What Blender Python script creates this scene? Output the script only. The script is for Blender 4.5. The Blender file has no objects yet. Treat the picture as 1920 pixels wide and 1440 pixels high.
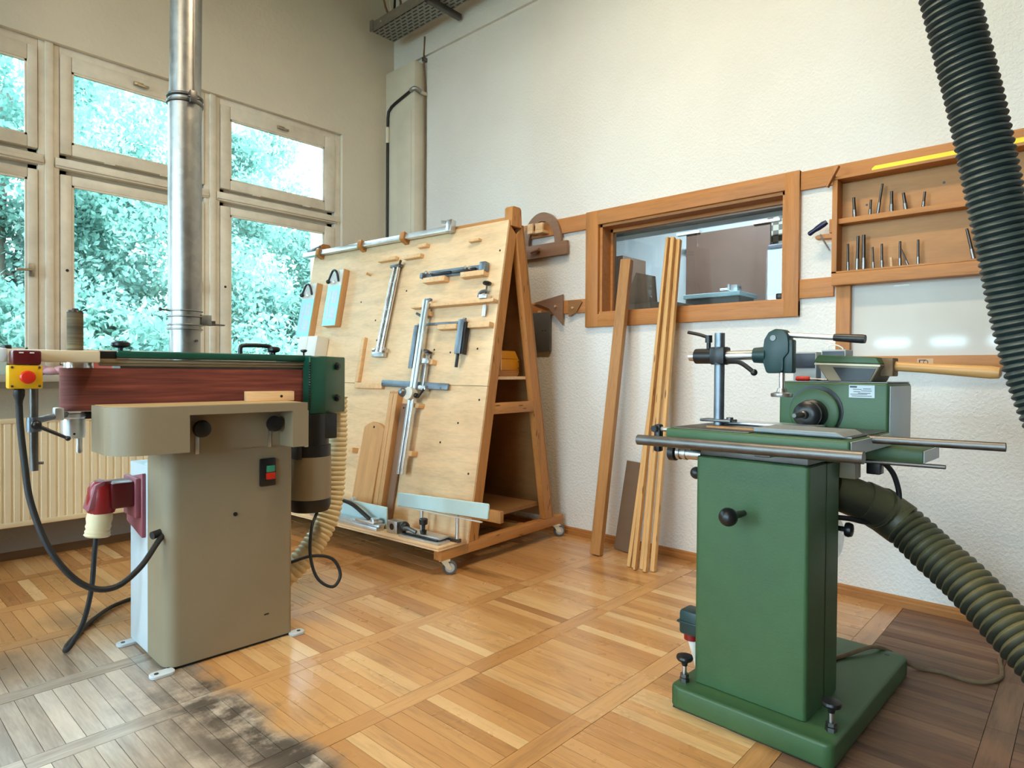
import bpy, bmesh, math, random
from mathutils import Vector, Matrix

# ------------------------------------------------------------------ camera
SC = bpy.context.scene
COL = SC.collection
EYE = 1.15
FPX, AX, PITCH, ROLL, CYP = 1198.0, 0.7411, -0.0140, 0.0072, 715.5
f0 = Vector((math.cos(AX), math.sin(AX), 0)); r0 = Vector((math.sin(AX), -math.cos(AX), 0)); u0 = Vector((0, 0, 1))
CF = f0*math.cos(PITCH) + u0*math.sin(PITCH); cu = u0*math.cos(PITCH) - f0*math.sin(PITCH)
CR = r0*math.cos(ROLL) + cu*math.sin(ROLL); CU = cu*math.cos(ROLL) - r0*math.sin(ROLL)
cd = bpy.data.cameras.new('camera'); cam = bpy.data.objects.new('camera', cd); COL.objects.link(cam)
m3 = Matrix((CR, CU, -CF)).transposed()
cam.matrix_world = Matrix.Translation((0, 0, EYE)) @ m3.to_4x4()
cd.sensor_fit = 'HORIZONTAL'; cd.sensor_width = 36; cd.lens = 36*FPX/1920
cd.shift_y = (CYP-720)/1920; cd.clip_start = 0.02; cd.clip_end = 400
SC.camera = cam

# ------------------------------------------------------------------ world, sun, exposure
W = bpy.data.worlds.new('World'); SC.world = W; W.use_nodes = True
bg = W.node_tree.nodes['Background']
bg.inputs[0].default_value = (0.66, 0.84, 1.0, 1); bg.inputs[1].default_value = 7.5
sd = bpy.data.lights.new('sun', 'SUN'); sd.energy = 2.5; sd.angle = 0.05; sd.color = (1, .97, .9)
so = bpy.data.objects.new('sun', sd); COL.objects.link(so)
so.rotation_euler = Vector((-0.25, 0.80, -0.75)).to_track_quat('-Z', 'Y').to_euler()
so.location = (0, -20, 30)
# sampling portals in the window openings (they give off no light of their own)
def portal(loc, d, sx, sy):
    l = bpy.data.lights.new('window_portal', 'AREA'); l.shape = 'RECTANGLE'; l.size = sx; l.size_y = sy; l.cycles.is_portal = True
    o = bpy.data.objects.new('window_portal', l); COL.objects.link(o); o.location = loc
    o.rotation_euler = Vector(d).to_track_quat('-Z', 'Y').to_euler()
portal((1.04, 4.96, 2.15), (0, -1, 0), 4.06, 2.05)
for y0, y1, z0, z1 in ((3.12, 4.74, .6, 3.6), (2.19, 2.78, 1.57, 1.80), (1.44, 2.0, 1.57, 1.80), (.72, 1.26, 1.57, 1.80), (.62, 3.05, 2.72, 3.6), (-1.5, .5, .8, 3.0)):
    portal((-4.74, (y0+y1)/2, (z0+z1)/2), (1, 0, 0), y1-y0, z1-z0)
vs = SC.view_settings
vs.view_transform = 'Standard'; vs.look = 'None'; vs.gamma = 1.0; vs.use_curve_mapping = False
vs.exposure = 1.76
SC.cycles.max_bounces = 8; SC.cycles.diffuse_bounces = 4; SC.cycles.glossy_bounces = 4
SC.cycles.transparent_max_bounces = 12; SC.cycles.caustics_reflective = False; SC.cycles.caustics_refractive = False
SC.cycles.sample_clamp_indirect = 6.0
SC.cycles.use_denoising = True; SC.cycles.use_adaptive_sampling = True; SC.cycles.adaptive_threshold = .03
RNG = random.Random(7)

# ------------------------------------------------------------------ materials
def s2l(c):
    c = c/255.0
    return c/12.92 if c <= .04045 else ((c+.055)/1.055)**2.4
def rgb(r, g, b): return (s2l(r), s2l(g), s2l(b), 1)
MATS = {}
class NT:
    def __init__(s, name):
        s.m = bpy.data.materials.new(name); s.m.use_nodes = True; s.t = s.m.node_tree
        s.bsdf = s.t.nodes['Principled BSDF']; MATS[name] = s.m
    def n(s, typ, **kw):
        x = s.t.nodes.new(typ)
        for k, v in kw.items():
            if k.startswith('i_'):
                x.inputs[k[2:].replace('_', ' ')].default_value = v
            else: setattr(x, k, v)
        return x
    def l(s, a, b): s.t.links.new(a, b)
    def noise(s, vec, scale, detail=3, rough=.5):
        x = s.n('ShaderNodeTexNoise'); x.inputs['Scale'].default_value = scale; x.inputs['Detail'].default_value = detail
        x.inputs['Roughness'].default_value = rough
        if vec is not None: s.l(vec, x.inputs['Vector'])
        return x.outputs['Fac']
    def ramp(s, fac, stops):
        x = s.n('ShaderNodeValToRGB'); cr = x.color_ramp
        while len(cr.elements) < len(stops): cr.elements.new(0.5)
        for e, (p, c) in zip(cr.elements, stops): e.position = p; e.color = c
        s.l(fac, x.inputs['Fac']); return x.outputs['Color']
    def mix(s, fac, a, b, blend='MIX'):
        x = s.n('ShaderNodeMix', data_type='RGBA', blend_type=blend)
        if hasattr(fac, 'links'): s.l(fac, x.inputs[0])
        else: x.inputs[0].default_value = fac
        for v, i in ((a, 6), (b, 7)):
            if hasattr(v, 'links'): s.l(v, x.inputs[i])
            else: x.inputs[i].default_value = v
        return x.outputs[2]
    def math(s, op, a, b=None, clamp=False):
        x = s.n('ShaderNodeMath', operation=op); x.use_clamp = clamp
        for v, i in ((a, 0), (b, 1)):
            if v is None: continue
            if hasattr(v, 'links'): s.l(v, x.inputs[i])
            else: x.inputs[i].default_value = v
        return x.outputs[0]
    def mapping(s, vec, scale=(1, 1, 1), loc=(0, 0, 0)):
        x = s.n('ShaderNodeMapping'); x.inputs['Scale'].default_value = scale; x.inputs['Location'].default_value = loc
        s.l(vec, x.inputs['Vector']); return x.outputs['Vector']
    def obj(s): return s.n('ShaderNodeTexCoord').outputs['Object']
    def pos(s): return s.n('ShaderNodeNewGeometry').outputs['Position']
    def bump(s, h, strength=.3, dist=.01):
        x = s.n('ShaderNodeBump'); x.inputs['Strength'].default_value = strength; x.inputs['Distance'].default_value = dist
        s.l(h, x.inputs['Height']); s.l(x.outputs['Normal'], s.bsdf.inputs['Normal'])
    def set(s, color=None, rough=None, metal=None, **kw):
        for k, v in (('Base Color', color), ('Roughness', rough), ('Metallic', metal)):
            if v is None: continue
            if hasattr(v, 'links'): s.l(v, s.bsdf.inputs[k])
            else: s.bsdf.inputs[k].default_value = v
        for k, v in kw.items(): s.bsdf.inputs[k.replace('_', ' ')].default_value = v
        return s.m

def shade(c, k): return tuple(min(1, x*k) for x in c[:3])+(1,)
def paint(name, c, rough=.45, var=.12, scale=6, bump=0.0, metal=0, bscale=120):
    t = NT(name); o = t.obj()
    n = t.noise(o, scale, 4, .6)
    col = t.ramp(n, [(.3, shade(c, 1-var)), (.7, shade(c, 1+var))])
    if bump: t.bump(t.noise(o, bscale, 2), bump, .004)
    return t.set(col, rough, metal)
def metal(name, c, rough=.3, var=.15, scale=18):
    t = NT(name); o = t.obj(); n = t.noise(o, scale, 4, .6)
    r = t.math('ADD', t.math('MULTIPLY', n, .3), rough-.12)
    return t.set(t.ramp(n, [(.3, shade(c, 1-var)), (.7, shade(c, 1+var))]), r, 1.0)
def wood(name, c, axis, dark=.62, rough=.5, scale=7.0, stretch=14, knots=False, spec=.4):
    t = NT(name); o = t.obj()
    oi = t.n('ShaderNodeObjectInfo').outputs['Random']
    sc = [stretch, stretch, stretch]; sc['xyz'.index(axis)] = 1.0
    cmb = t.n('ShaderNodeCombineXYZ')
    for i in range(3): t.l(t.math('MULTIPLY', oi, 17.0+5*i), cmb.inputs[i])
    va = t.n('ShaderNodeVectorMath', operation='ADD'); t.l(o, va.inputs[0]); t.l(cmb.outputs[0], va.inputs[1])
    mp = t.mapping(va.outputs[0], sc)
    n1 = t.noise(mp, scale*.35, 4, .65); n2 = t.noise(mp, scale*2.2, 2, .5)
    f = t.math('ADD', t.math('MULTIPLY', n1, .7), t.math('MULTIPLY', n2, .3))
    col = t.ramp(f, [(.3, shade(c, dark)), (.5, c), (.72, shade(c, 1.16))])
    br = t.math('ADD', t.math('MULTIPLY', oi, .22), .89)
    col = t.mix(1.0, col, br, 'MULTIPLY') if False else col
    if knots:
        v = t.n('ShaderNodeTexVoronoi'); v.inputs['Scale'].default_value = 3.1
        ks = [9, 9, 9]; ks['xyz'.index(axis)] = 1.6
        t.l(t.mapping(va.outputs[0], ks), v.inputs['Vector'])
        k = t.ramp(v.outputs['Distance'], [(.0, (1, 1, 1, 1)), (.10, (.9, .9, .9, 1)), (.16, (0, 0, 0, 1))])
        col = t.mix(k, col, shade(c, .28))
    t.bump(n2, .12, .002)
    t.set(col, rough); t.bsdf.inputs['Specular IOR Level'].default_value = spec
    return t.m

def plaster(name, c, rough=.9, bump=.55, scale=95, grime=.06):
    t = NT(name); p = t.pos()
    big = t.noise(p, .9, 4, .6)
    col = t.ramp(big, [(.3, shade(c, 1-grime)), (.7, shade(c, 1.0+grime*.4))])
    n = t.noise(p, scale, 3, .6)
    t.bump(t.ramp(n, [(.42, (0, 0, 0, 1)), (.62, (1, 1, 1, 1))]), bump, .006)
    return t.set(col, rough)

M_WALL = plaster('wall_ingrain', rgb(232, 229, 224), bump=.42, scale=65)
M_WALLW = plaster('wall_smooth', rgb(222, 213, 195), bump=.12, scale=30, grime=.1)
M_CEIL = plaster('ceiling_paint', rgb(225, 220, 210), bump=.1)
M_PAD = plaster('plinth_grey', rgb(150, 150, 150), bump=.15, scale=20, grime=.12)
M_WINP = paint('window_paint', rgb(222, 214, 198), .42, .10, 9)
M_PILA = paint('pilaster_paint', rgb(214, 207, 188), .55, .08, 3)
M_RAD = paint('radiator_cream', rgb(228, 216, 186), .4, .05, 4)
M_GREEN = paint('mortiser_green', rgb(58, 90, 54), .46, .12, 3.5, .10)
M_DGREEN = paint('dark_green_paint', rgb(16, 76, 60), .38, .10, 6)
M_CGREEN = paint('clamp_dark_teal', rgb(24, 54, 54), .42, .15, 14)
M_BEIGE = paint('sander_beige', rgb(142, 128, 104), .48, .05, 3, .12)
M_CREAM = paint('cream_paint', rgb(214, 203, 176), .45, .06, 5)
M_GREYP = paint('pale_grey_metal_paint', rgb(196, 206, 212), .4, .06, 5)
M_BLACK = paint('black_plastic', rgb(22, 22, 24), .38, .2, 20)
M_RUB = paint('black_rubber', rgb(26, 27, 29), .55, .2, 20)
M_RED = paint('red_plastic', rgb(140, 24, 26), .35, .12, 8)
M_PINKR = paint('faded_red', rgb(146, 78, 88), .55, .18, 7)
M_DRED = paint('dark_red_plastic', rgb(88, 16, 20), .35, .1, 8)
M_YEL = paint('signal_yellow', rgb(226, 176, 20), .42, .08, 10)
M_LYEL = paint('level_yellow', rgb(246, 226, 30), .45, .04, 10)
M_BTN = paint('button_red', rgb(206, 40, 20), .4, .06, 10)
M_GBTN = paint('button_green', rgb(56, 140, 110), .4, .06, 10)
M_STEEL = metal('steel', (.55, .55, .56, 1), .32)
M_DSTEEL = metal('dark_steel', (.16, .155, .15, 1), .42)
M_CHROME = metal('chrome', (.78, .78, .78, 1), .2)
M_ALU = metal('aluminium', (.72, .75, .78, 1), .38, .08)
M_BSTEEL = metal('blued_steel', (.22, .25, .29, 1), .42)
M_BIT = metal('bit_shank', (.30, .27, .25, 1), .35)
M_BITD = metal('bit_flutes', (.11, .09, .08, 1), .4)
M_JIGF = paint('jig_turquoise', rgb(158, 220, 226), .35, .05, 8)
M_FENCE = paint('grey_fence', rgb(136, 142, 144), .5, .08, 10)
M_PALEBLUE = paint('pale_blue_face', rgb(200, 232, 238), .35, .04, 8)
M_BOX = paint('box_grey', rgb(176, 180, 182), .5, .06, 10)
M_BOXD = paint('box_dark_face', rgb(52, 58, 72), .4, .08, 10)
M_SLATE = paint('slate_grey', rgb(86, 84, 82), .6, .12, 14)
M_HOSEC = paint('hose_cream', rgb(228, 212, 172), .5, .06, 12)
M_WHITE = paint('white_plastic', rgb(226, 224, 216), .4, .04, 10)
M_OAK = wood('frame_oak_z', rgb(184, 122, 66), 'z', .74)
M_OAKY = wood('frame_oak_y', rgb(184, 122, 66), 'y', .74)
M_OAKX = wood('frame_oak_x', rgb(184, 122, 66), 'x', .74)
M_CABB = wood('cabinet_back', rgb(182, 128, 74), 'y', .86, stretch=6)
M_PLY = wood('plywood_face', rgb(232, 198, 156), 'y', .80, stretch=6, scale=8)
M_PLYD = wood('plywood_inner', rgb(150, 108, 66), 'y', .8, stretch=5)
M_RACK = wood('rack_timber_z', rgb(184, 126, 68), 'z', .7, knots=True)
M_RACKX = wood('rack_timber_x', rgb(190, 132, 74), 'x', .72, knots=True)
M_RACKY = wood('rack_timber_y', rgb(198, 140, 78), 'y', .72)
M_PINE = wood('pine_batten', rgb(214, 166, 106), 'z', .74, knots=True)
M_BEAM = wood('weathered_beam', rgb(178, 126, 72), 'z', .7, stretch=10)
M_BLOCK = wood('pale_block', rgb(226, 184, 136), 'x', .78)
M_JIG = wood('jig_board', rgb(206, 158, 108), 'y', .84)
M_HARD = paint('hardboard_brown', rgb(112, 88, 66), .6, .08, 12)
M_WALNUT = wood('brown_beech', rgb(142, 108, 86), 'y', .84)
M_ASH = wood('ash_handle', rgb(204, 152, 92), 'y', .8, rough=.35)
M_YWOOD = paint('yellow_wood', rgb(222, 150, 30), .5, .08, 14)
M_BRUSH = paint('dusty_brown', rgb(120, 96, 68), .7, .2, 20)
M_SKIRT = wood('skirting', rgb(168, 110, 56), 'y', .68)

def belt_mat():
    t = NT('sanding_belt'); o = t.obj()
    n = t.noise(t.mapping(o, (1.2, 1, 26)), 2.2, 4, .6)
    col = t.ramp(n, [(.28, rgb(82, 36, 28)), (.55, rgb(120, 56, 44)), (.75, rgb(150, 84, 64))])
    t.bump(t.noise(o, 700, 1), .3, .001); return t.set(col, .75)
M_BELT = belt_mat()
def sleeve_mat():
    t = NT('worn_sleeve'); o = t.obj()
    n = t.noise(t.mapping(o, (2, 2, 42)), 1.5, 4, .6)
    return t.set(t.ramp(n, [(.3, rgb(48, 42, 32)), (.6, rgb(104, 92, 68)), (.75, rgb(136, 122, 90))]), .8)
M_SLEEVE = sleeve_mat()
def galva():
    t = NT('galvanised'); o = t.obj()
    v = t.n('ShaderNodeTexVoronoi'); v.inputs['Scale'].default_value = 38; t.l(o, v.inputs['Vector'])
    f = t.mix(.35, v.outputs['Color'], (.5, .5, .5, 1)); bw = t.n('ShaderNodeRGBToBW'); t.l(f, bw.inputs[0])
    n = t.noise(o, 5, 3)
    s = t.math('ADD', t.math('MULTIPLY', bw.outputs[0], .12), t.math('MULTIPLY', n, .25))
    return t.set(t.ramp(s, [(.1, (.30, .30, .29, 1)), (.35, (.55, .54, .51, 1))]), t.math('ADD', s, .24), 1.0)
M_GALV = galva()
def hose_mat(name, c, dust, amt):
    t = NT(name); o = t.pos(); g = t.n('ShaderNodeNewGeometry'); sx = t.n('ShaderNodeSeparateXYZ'); t.l(g.outputs['Normal'], sx.inputs[0])
    n = t.noise(o, 16, 4, .6)
    f = t.math('MULTIPLY', t.math('ADD', sx.outputs['Z'], .35, True), t.math('ADD', n, amt-.5), True)
    return t.set(t.mix(f, c, dust), .5)
M_HOSED = hose_mat('hose_dark', rgb(24, 40, 42), rgb(120, 120, 104), .35)
M_HOSEO = hose_mat('hose_olive', rgb(40, 42, 32), rgb(116, 106, 70), .85)
def glass(name, tint, fac):
    t = NT(name); nt = t.t
    tr = t.n('ShaderNodeBsdfTransparent'); tr.inputs[0].default_value = tint
    gl = t.n('ShaderNodeBsdfGlossy'); gl.inputs['Roughness'].default_value = .02
    fr = t.n('ShaderNodeFresnel'); fr.inputs['IOR'].default_value = 1.5
    mx = t.n('ShaderNodeMixShader'); t.l(t.math('MULTIPLY', fr.outputs[0], fac, True), mx.inputs[0])
    t.l(tr.outputs[0], mx.inputs[1]); t.l(gl.outputs[0], mx.inputs[2])
    t.l(mx.outputs[0], nt.nodes['Material Output'].inputs[0]); nt.nodes.remove(t.bsdf)
    return t.m
M_GLASS = glass('window_glass', (.90, .985, .99, 1), 1.0)
M_IGLASS = glass('interior_glass', (.82, .88, .90, 1), 1.15)
def board_gloss():
    t = NT('gloss_whiteboard'); n = t.noise(t.pos(), 2.5, 3)
    return t.set(t.ramp(n, [(.3, rgb(204, 200, 192)), (.7, rgb(216, 213, 206))]), .06, 0, Specular_IOR_Level=.5)
M_WB = board_gloss()
def emit(name, c, s):
    t = NT(name); t.bsdf.inputs['Emission Color'].default_value = c; t.bsdf.inputs['Emission Strength'].default_value = s
    return t.set((.8, .8, .8, 1), .5)
def check_mat():
    t = NT('checker_board'); c = t.n('ShaderNodeTexChecker'); c.inputs['Scale'].default_value = 1/.055
    t.l(t.obj(), c.inputs['Vector']); c.inputs['Color1'].default_value = rgb(196, 190, 170); c.inputs['Color2'].default_value = rgb(96, 88, 78)
    return t.set(c.outputs['Color'], .5)
M_CHECK = check_mat()

# floor boards: per-face "tone" (own colour of each board) + grain along the board + wear patches with painted window sheen, and stains
def floor_mat(name, axis):
    t = NT(name); p = t.pos()
    tone = t.n('ShaderNodeAttribute', attribute_name='tone').outputs['Fac']
    dk = t.n('ShaderNodeAttribute', attribute_name='brown').outputs['Fac']
    sc = [26, 26, 26]; sc['xyz'.index(axis)] = 2.4
    off = t.n('ShaderNodeCombineXYZ'); t.l(t.math('MULTIPLY', tone, 37.0), off.inputs[0]); t.l(t.math('MULTIPLY', tone, 23.0), off.inputs[1]); t.l(t.math('MULTIPLY', tone, 51.0), off.inputs[2])
    va = t.n('ShaderNodeVectorMath', operation='ADD'); t.l(p, va.inputs[0]); t.l(off.outputs[0], va.inputs[1])
    mp = t.mapping(va.outputs[0], sc)
    g1 = t.noise(mp, .9, 5, .62); g2 = t.noise(mp, 4.5, 3, .6)
    g = t.math('ADD', t.math('MULTIPLY', g1, .65), t.math('MULTIPLY', g2, .35))
    base = t.ramp(tone, [(0, rgb(168, 116, 68)), (.35, rgb(196, 142, 86)), (.7, rgb(212, 162, 106)), (1, rgb(226, 188, 136))])
    col = t.mix(1.0, base, t.ramp(g, [(.28, (.62, .60, .58, 1)), (.5, (1, 1, 1, 1)), (.75, (1.12, 1.12, 1.1, 1))]), 'MULTIPLY')
    brown = t.ramp(g, [(.3, rgb(78, 54, 42)), (.7, rgb(128, 92, 72))])
    col = t.mix(dk, col, brown)
    # varnish wear, its grey lightened to paint in window sheen: boards to the left of and in front of the edge sander
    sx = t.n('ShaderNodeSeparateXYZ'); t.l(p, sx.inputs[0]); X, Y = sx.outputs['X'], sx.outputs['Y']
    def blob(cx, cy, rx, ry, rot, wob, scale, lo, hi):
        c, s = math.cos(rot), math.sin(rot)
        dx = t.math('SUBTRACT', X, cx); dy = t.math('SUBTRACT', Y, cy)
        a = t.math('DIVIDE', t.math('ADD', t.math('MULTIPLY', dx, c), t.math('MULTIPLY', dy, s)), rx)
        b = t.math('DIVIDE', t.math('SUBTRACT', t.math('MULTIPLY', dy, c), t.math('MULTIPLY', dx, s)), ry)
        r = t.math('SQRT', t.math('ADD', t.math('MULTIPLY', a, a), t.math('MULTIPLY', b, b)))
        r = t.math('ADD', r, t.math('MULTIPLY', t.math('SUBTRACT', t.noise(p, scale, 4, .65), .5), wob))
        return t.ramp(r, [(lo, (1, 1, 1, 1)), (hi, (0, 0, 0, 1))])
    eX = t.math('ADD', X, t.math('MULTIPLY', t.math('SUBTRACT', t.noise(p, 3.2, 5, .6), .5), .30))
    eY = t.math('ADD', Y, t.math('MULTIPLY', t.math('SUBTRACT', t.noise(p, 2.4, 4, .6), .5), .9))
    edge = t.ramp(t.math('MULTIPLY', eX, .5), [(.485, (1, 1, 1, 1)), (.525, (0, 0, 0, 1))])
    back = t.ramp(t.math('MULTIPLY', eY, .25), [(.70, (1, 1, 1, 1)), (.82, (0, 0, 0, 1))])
    worn_sheen = t.math('MULTIPLY', edge, back)
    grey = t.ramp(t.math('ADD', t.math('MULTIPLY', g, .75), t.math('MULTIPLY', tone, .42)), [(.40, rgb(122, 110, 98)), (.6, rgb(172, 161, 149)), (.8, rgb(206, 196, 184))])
    col = t.mix(t.math('MULTIPLY', worn_sheen, .85), col, grey)
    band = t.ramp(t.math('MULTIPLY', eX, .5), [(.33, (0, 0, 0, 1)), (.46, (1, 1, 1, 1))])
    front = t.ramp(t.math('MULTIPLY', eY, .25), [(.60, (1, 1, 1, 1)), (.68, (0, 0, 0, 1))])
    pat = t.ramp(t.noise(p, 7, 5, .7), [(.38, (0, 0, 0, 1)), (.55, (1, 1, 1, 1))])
    smear = t.math('MULTIPLY', t.math('MULTIPLY', band, worn_sheen), t.math('MULTIPLY', front, pat))
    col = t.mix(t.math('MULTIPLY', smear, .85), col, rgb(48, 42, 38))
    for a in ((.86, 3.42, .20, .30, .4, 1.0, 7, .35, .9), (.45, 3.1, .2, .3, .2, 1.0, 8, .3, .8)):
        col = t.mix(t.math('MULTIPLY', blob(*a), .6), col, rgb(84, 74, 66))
    r = t.math('ADD', t.math('ADD', t.math('MULTIPLY', t.noise(p, 3.2, 4, .6), .22), t.math('MULTIPLY', worn_sheen, .04)), .18)
    r = t.math('ADD', r, t.math('MULTIPLY', dk, .32))
    t.bump(g2, .05, .002)
    t.l(t.math('MULTIPLY', t.math('SUBTRACT', 1.0, dk), .55), t.bsdf.inputs['Coat Weight'])
    return t.set(col, r, 0, Specular_IOR_Level=.5, Coat_Roughness=.24)
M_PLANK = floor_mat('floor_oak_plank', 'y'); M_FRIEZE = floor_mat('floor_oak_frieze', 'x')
M_SUB = paint('floor_joint', rgb(58, 40, 26), .9, .2, 10)

# ------------------------------------------------------------------ geometry helper
class G:
    def __init__(s): s.v = []; s.f = []
    def add(s, vs, fs, M=None):
        b = len(s.v)
        for v in vs: s.v.append(tuple(M @ Vector(v)) if M else tuple(v))
        for f in fs: s.f.append(tuple(b+i for i in f))
        return s
    def bm(s, bm, M=None):
        bm.verts.index_update()
        s.add([v.co[:] for v in bm.verts], [[v.index for v in f.verts] for f in bm.faces], M); bm.free(); return s
    def box(s, x0, x1, y0, y1, z0, z1, bev=0, seg=2, M=None):
        vs = [(x, y, z) for x in (x0, x1) for y in (y0, y1) for z in (z0, z1)]
        fs = [(0, 1, 3, 2), (4, 6, 7, 5), (0, 4, 5, 1), (2, 3, 7, 6), (0, 2, 6, 4), (1, 5, 7, 3)]
        if bev <= 0: return s.add(vs, fs, M)
        bm = bmesh.new(); V = [bm.verts.new(v) for v in vs]
        for f in fs: bm.faces.new([V[i] for i in f])
        bmesh.ops.bevel(bm, geom=bm.edges[:], offset=bev, segments=seg, affect='EDGES', profile=.5)
        return s.bm(bm, M)
    def cyl(s, p0, p1, r0, r1=None, n=20, caps=True, M=None):
        p0, p1 = Vector(p0), Vector(p1); r1 = r0 if r1 is None else r1
        d = (p1-p0).normalized(); a = d.orthogonal().normalized(); b = d.cross(a)
        vs = []; fs = []
        for p, r in ((p0, r0), (p1, r1)):
            for i in range(n):
                t = 2*math.pi*i/n; vs.append(p + a*(r*math.cos(t)) + b*(r*math.sin(t)))
        for i in range(n): fs.append((i, (i+1) % n, n+(i+1) % n, n+i))
        if caps: fs.append(tuple(range(n-1, -1, -1))); fs.append(tuple(range(n, 2*n)))
        return s.add(vs, fs, M)
    def lathe(s, prof, p0=(0, 0, 0), d=(0, 0, 1), n=24, M=None):
        p0 = Vector(p0); d = Vector(d).normalized(); a = d.orthogonal().normalized(); b = d.cross(a); vs = []; fs = []
        for r, h in prof:
            for i in range(n):
                t = 2*math.pi*i/n; vs.append(p0 + d*h + a*(r*math.cos(t)) + b*(r*math.sin(t)))
        k = len(prof)
        for j in range(k-1):
            for i in range(n): fs.append((j*n+i, j*n+(i+1) % n, (j+1)*n+(i+1) % n, (j+1)*n+i))
        fs.append(tuple(range(n-1, -1, -1))); fs.append(tuple(range((k-1)*n, k*n)))
        return s.add(vs, fs, M)
    def sphere(s, c, r, sc=(1, 1, 1), n=20, m=12, M=None):
        vs = []; fs = []; c = Vector(c)
        vs.append(c+Vector((0, 0, r*sc[2])))
        for j in range(1, m):
            th = math.pi*j/m
            for i in range(n):
                ph = 2*math.pi*i/n; vs.append(c+Vector((r*sc[0]*math.sin(th)*math.cos(ph), r*sc[1]*math.sin(th)*math.sin(ph), r*sc[2]*math.cos(th))))
        vs.append(c-Vector((0, 0, r*sc[2])))
        for i in range(n): fs.append((0, 1+i, 1+(i+1) % n))
        for j in range(m-2):
            for i in range(n): fs.append((1+j*n+i, 1+(j+1)*n+i, 1+(j+1)*n+(i+1) % n, 1+j*n+(i+1) % n))
        b = 1+(m-2)*n; L = len(vs)-1
        for i in range(n): fs.append((b+i, L, b+(i+1) % n))
        return s.add(vs, fs, M)
    def prism(s, pts, a, b, axis='z', bev=0, seg=2, M=None):
        """outline pts (2D) swept along axis from a to b"""
        def q(p, h): return {'z': (p[0], p[1], h), 'y': (p[0], h, p[1]), 'x': (h, p[0], p[1])}[axis]
        n = len(pts); bm = bmesh.new()
        A = [bm.verts.new(q(p, a)) for p in pts]; Bv = [bm.verts.new(q(p, b)) for p in pts]
        bm.faces.new(A[::-1]); bm.faces.new(Bv)
        for i in range(n): bm.faces.new((A[i], A[(i+1) % n], Bv[(i+1) % n], Bv[i]))
        bmesh.ops.recalc_face_normals(bm, faces=bm.faces[:])
        if bev: bmesh.ops.bevel(bm, geom=[e for e in bm.edges], offset=bev, segments=seg, affect='EDGES', profile=.5)
        return s.bm(bm, M)
    def tube(s, pts, r, n=14, sub=8, rib=None, M=None, caps=True):
        """smooth tube through pts; rib=(pitch, depth) makes a corrugated hose"""
        P = [Vector(p) for p in pts]; C = []
        E = [P[0]*2-P[1]] + P + [P[-1]*2-P[-2]]
        for i in range(1, len(E)-2):
            a, b, c, d = E[i-1], E[i], E[i+1], E[i+2]
            for k in range(sub):
                t = k/sub
                C.append(.5*((2*b)+(c-a)*t+(2*a-5*b+4*c-d)*t*t+(3*b-a-3*c+d)*t**3))
        C.append(P[-1])
        # resample to constant step
        L = [0]
        for i in range(1, len(C)): L.append(L[-1]+(C[i]-C[i-1]).length)
        tot = L[-1]
        step = rib[0]/4 if rib else max(tot/(len(P)*sub), r*.35)
        N = max(2, int(tot/step)); Q = []; j = 0
        for k in range(N+1):
            x = tot*k/N
            while j < len(L)-2 and L[j+1] < x: j += 1
            t = (x-L[j])/max(1e-9, L[j+1]-L[j]); Q.append(C[j].lerp(C[j+1], min(1, max(0, t))))
        vs = []; fs = []; nrm = None
        for k, q in enumerate(Q):
            d = (Q[min(k+1, N)]-Q[max(k-1, 0)]).normalized()
            if nrm is None: nrm = d.orthogonal().normalized()
            nrm = (nrm-d*nrm.dot(d)).normalized(); bb = d.cross(nrm)
            rr = r
            if rib: rr = r - rib[1]*(0, .25, 1, .25)[k % 4] if rib[1] > 0 else r
            for i in range(n):
                t = 2*math.pi*i/n; vs.append(q+nrm*(rr*math.cos(t))+bb*(rr*math.sin(t)))
        for k in range(N):
            for i in range(n): fs.append((k*n+i, k*n+(i+1) % n, (k+1)*n+(i+1) % n, (k+1)*n+i))
        if caps: fs.append(tuple(range(n-1, -1, -1))); fs.append(tuple(range(N*n, (N+1)*n)))
        return s.add(vs, fs, M)
def mk(name, g, mat, parent=None, smooth=None, fix=False):
    me = bpy.data.meshes.new(name); me.from_pydata(g.v, [], g.f)
    if fix:
        bm = bmesh.new(); bm.from_mesh(me); bmesh.ops.recalc_face_normals(bm, faces=bm.faces[:]); bm.to_mesh(me); bm.free()
    me.materials.append(mat)
    for p in me.polygons: p.use_smooth = True
    me.set_sharp_from_angle(angle=math.radians(38 if smooth is None else smooth))
    o = bpy.data.objects.new(name, me); COL.objects.link(o)
    if parent: o.parent = parent
    return o
def tag(o, label=None, cat=None, group=None, kind=None):
    for k, v in (('label', label), ('category', cat), ('group', group), ('kind', kind)):
        if v: o[k] = v
    return o
def thing(name, label, cat, loc=(0, 0, 0), rz=0, group=None, M=None):
    o = bpy.data.objects.new(name, None); COL.objects.link(o); o.empty_display_size = .05
    if M is not None: o.matrix_world = M
    else: o.location = loc; o.rotation_euler = (0, 0, rz)
    return tag(o, label, cat, group)
def struct(name, loc=(0, 0, 0)):
    o = bpy.data.objects.new(name, None); COL.objects.link(o); o.location = loc; o.empty_display_size = .05
    o['kind'] = 'structure'; return o
def smesh(name, g, mat): return tag(mk(name, g, mat), kind='structure')
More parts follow.
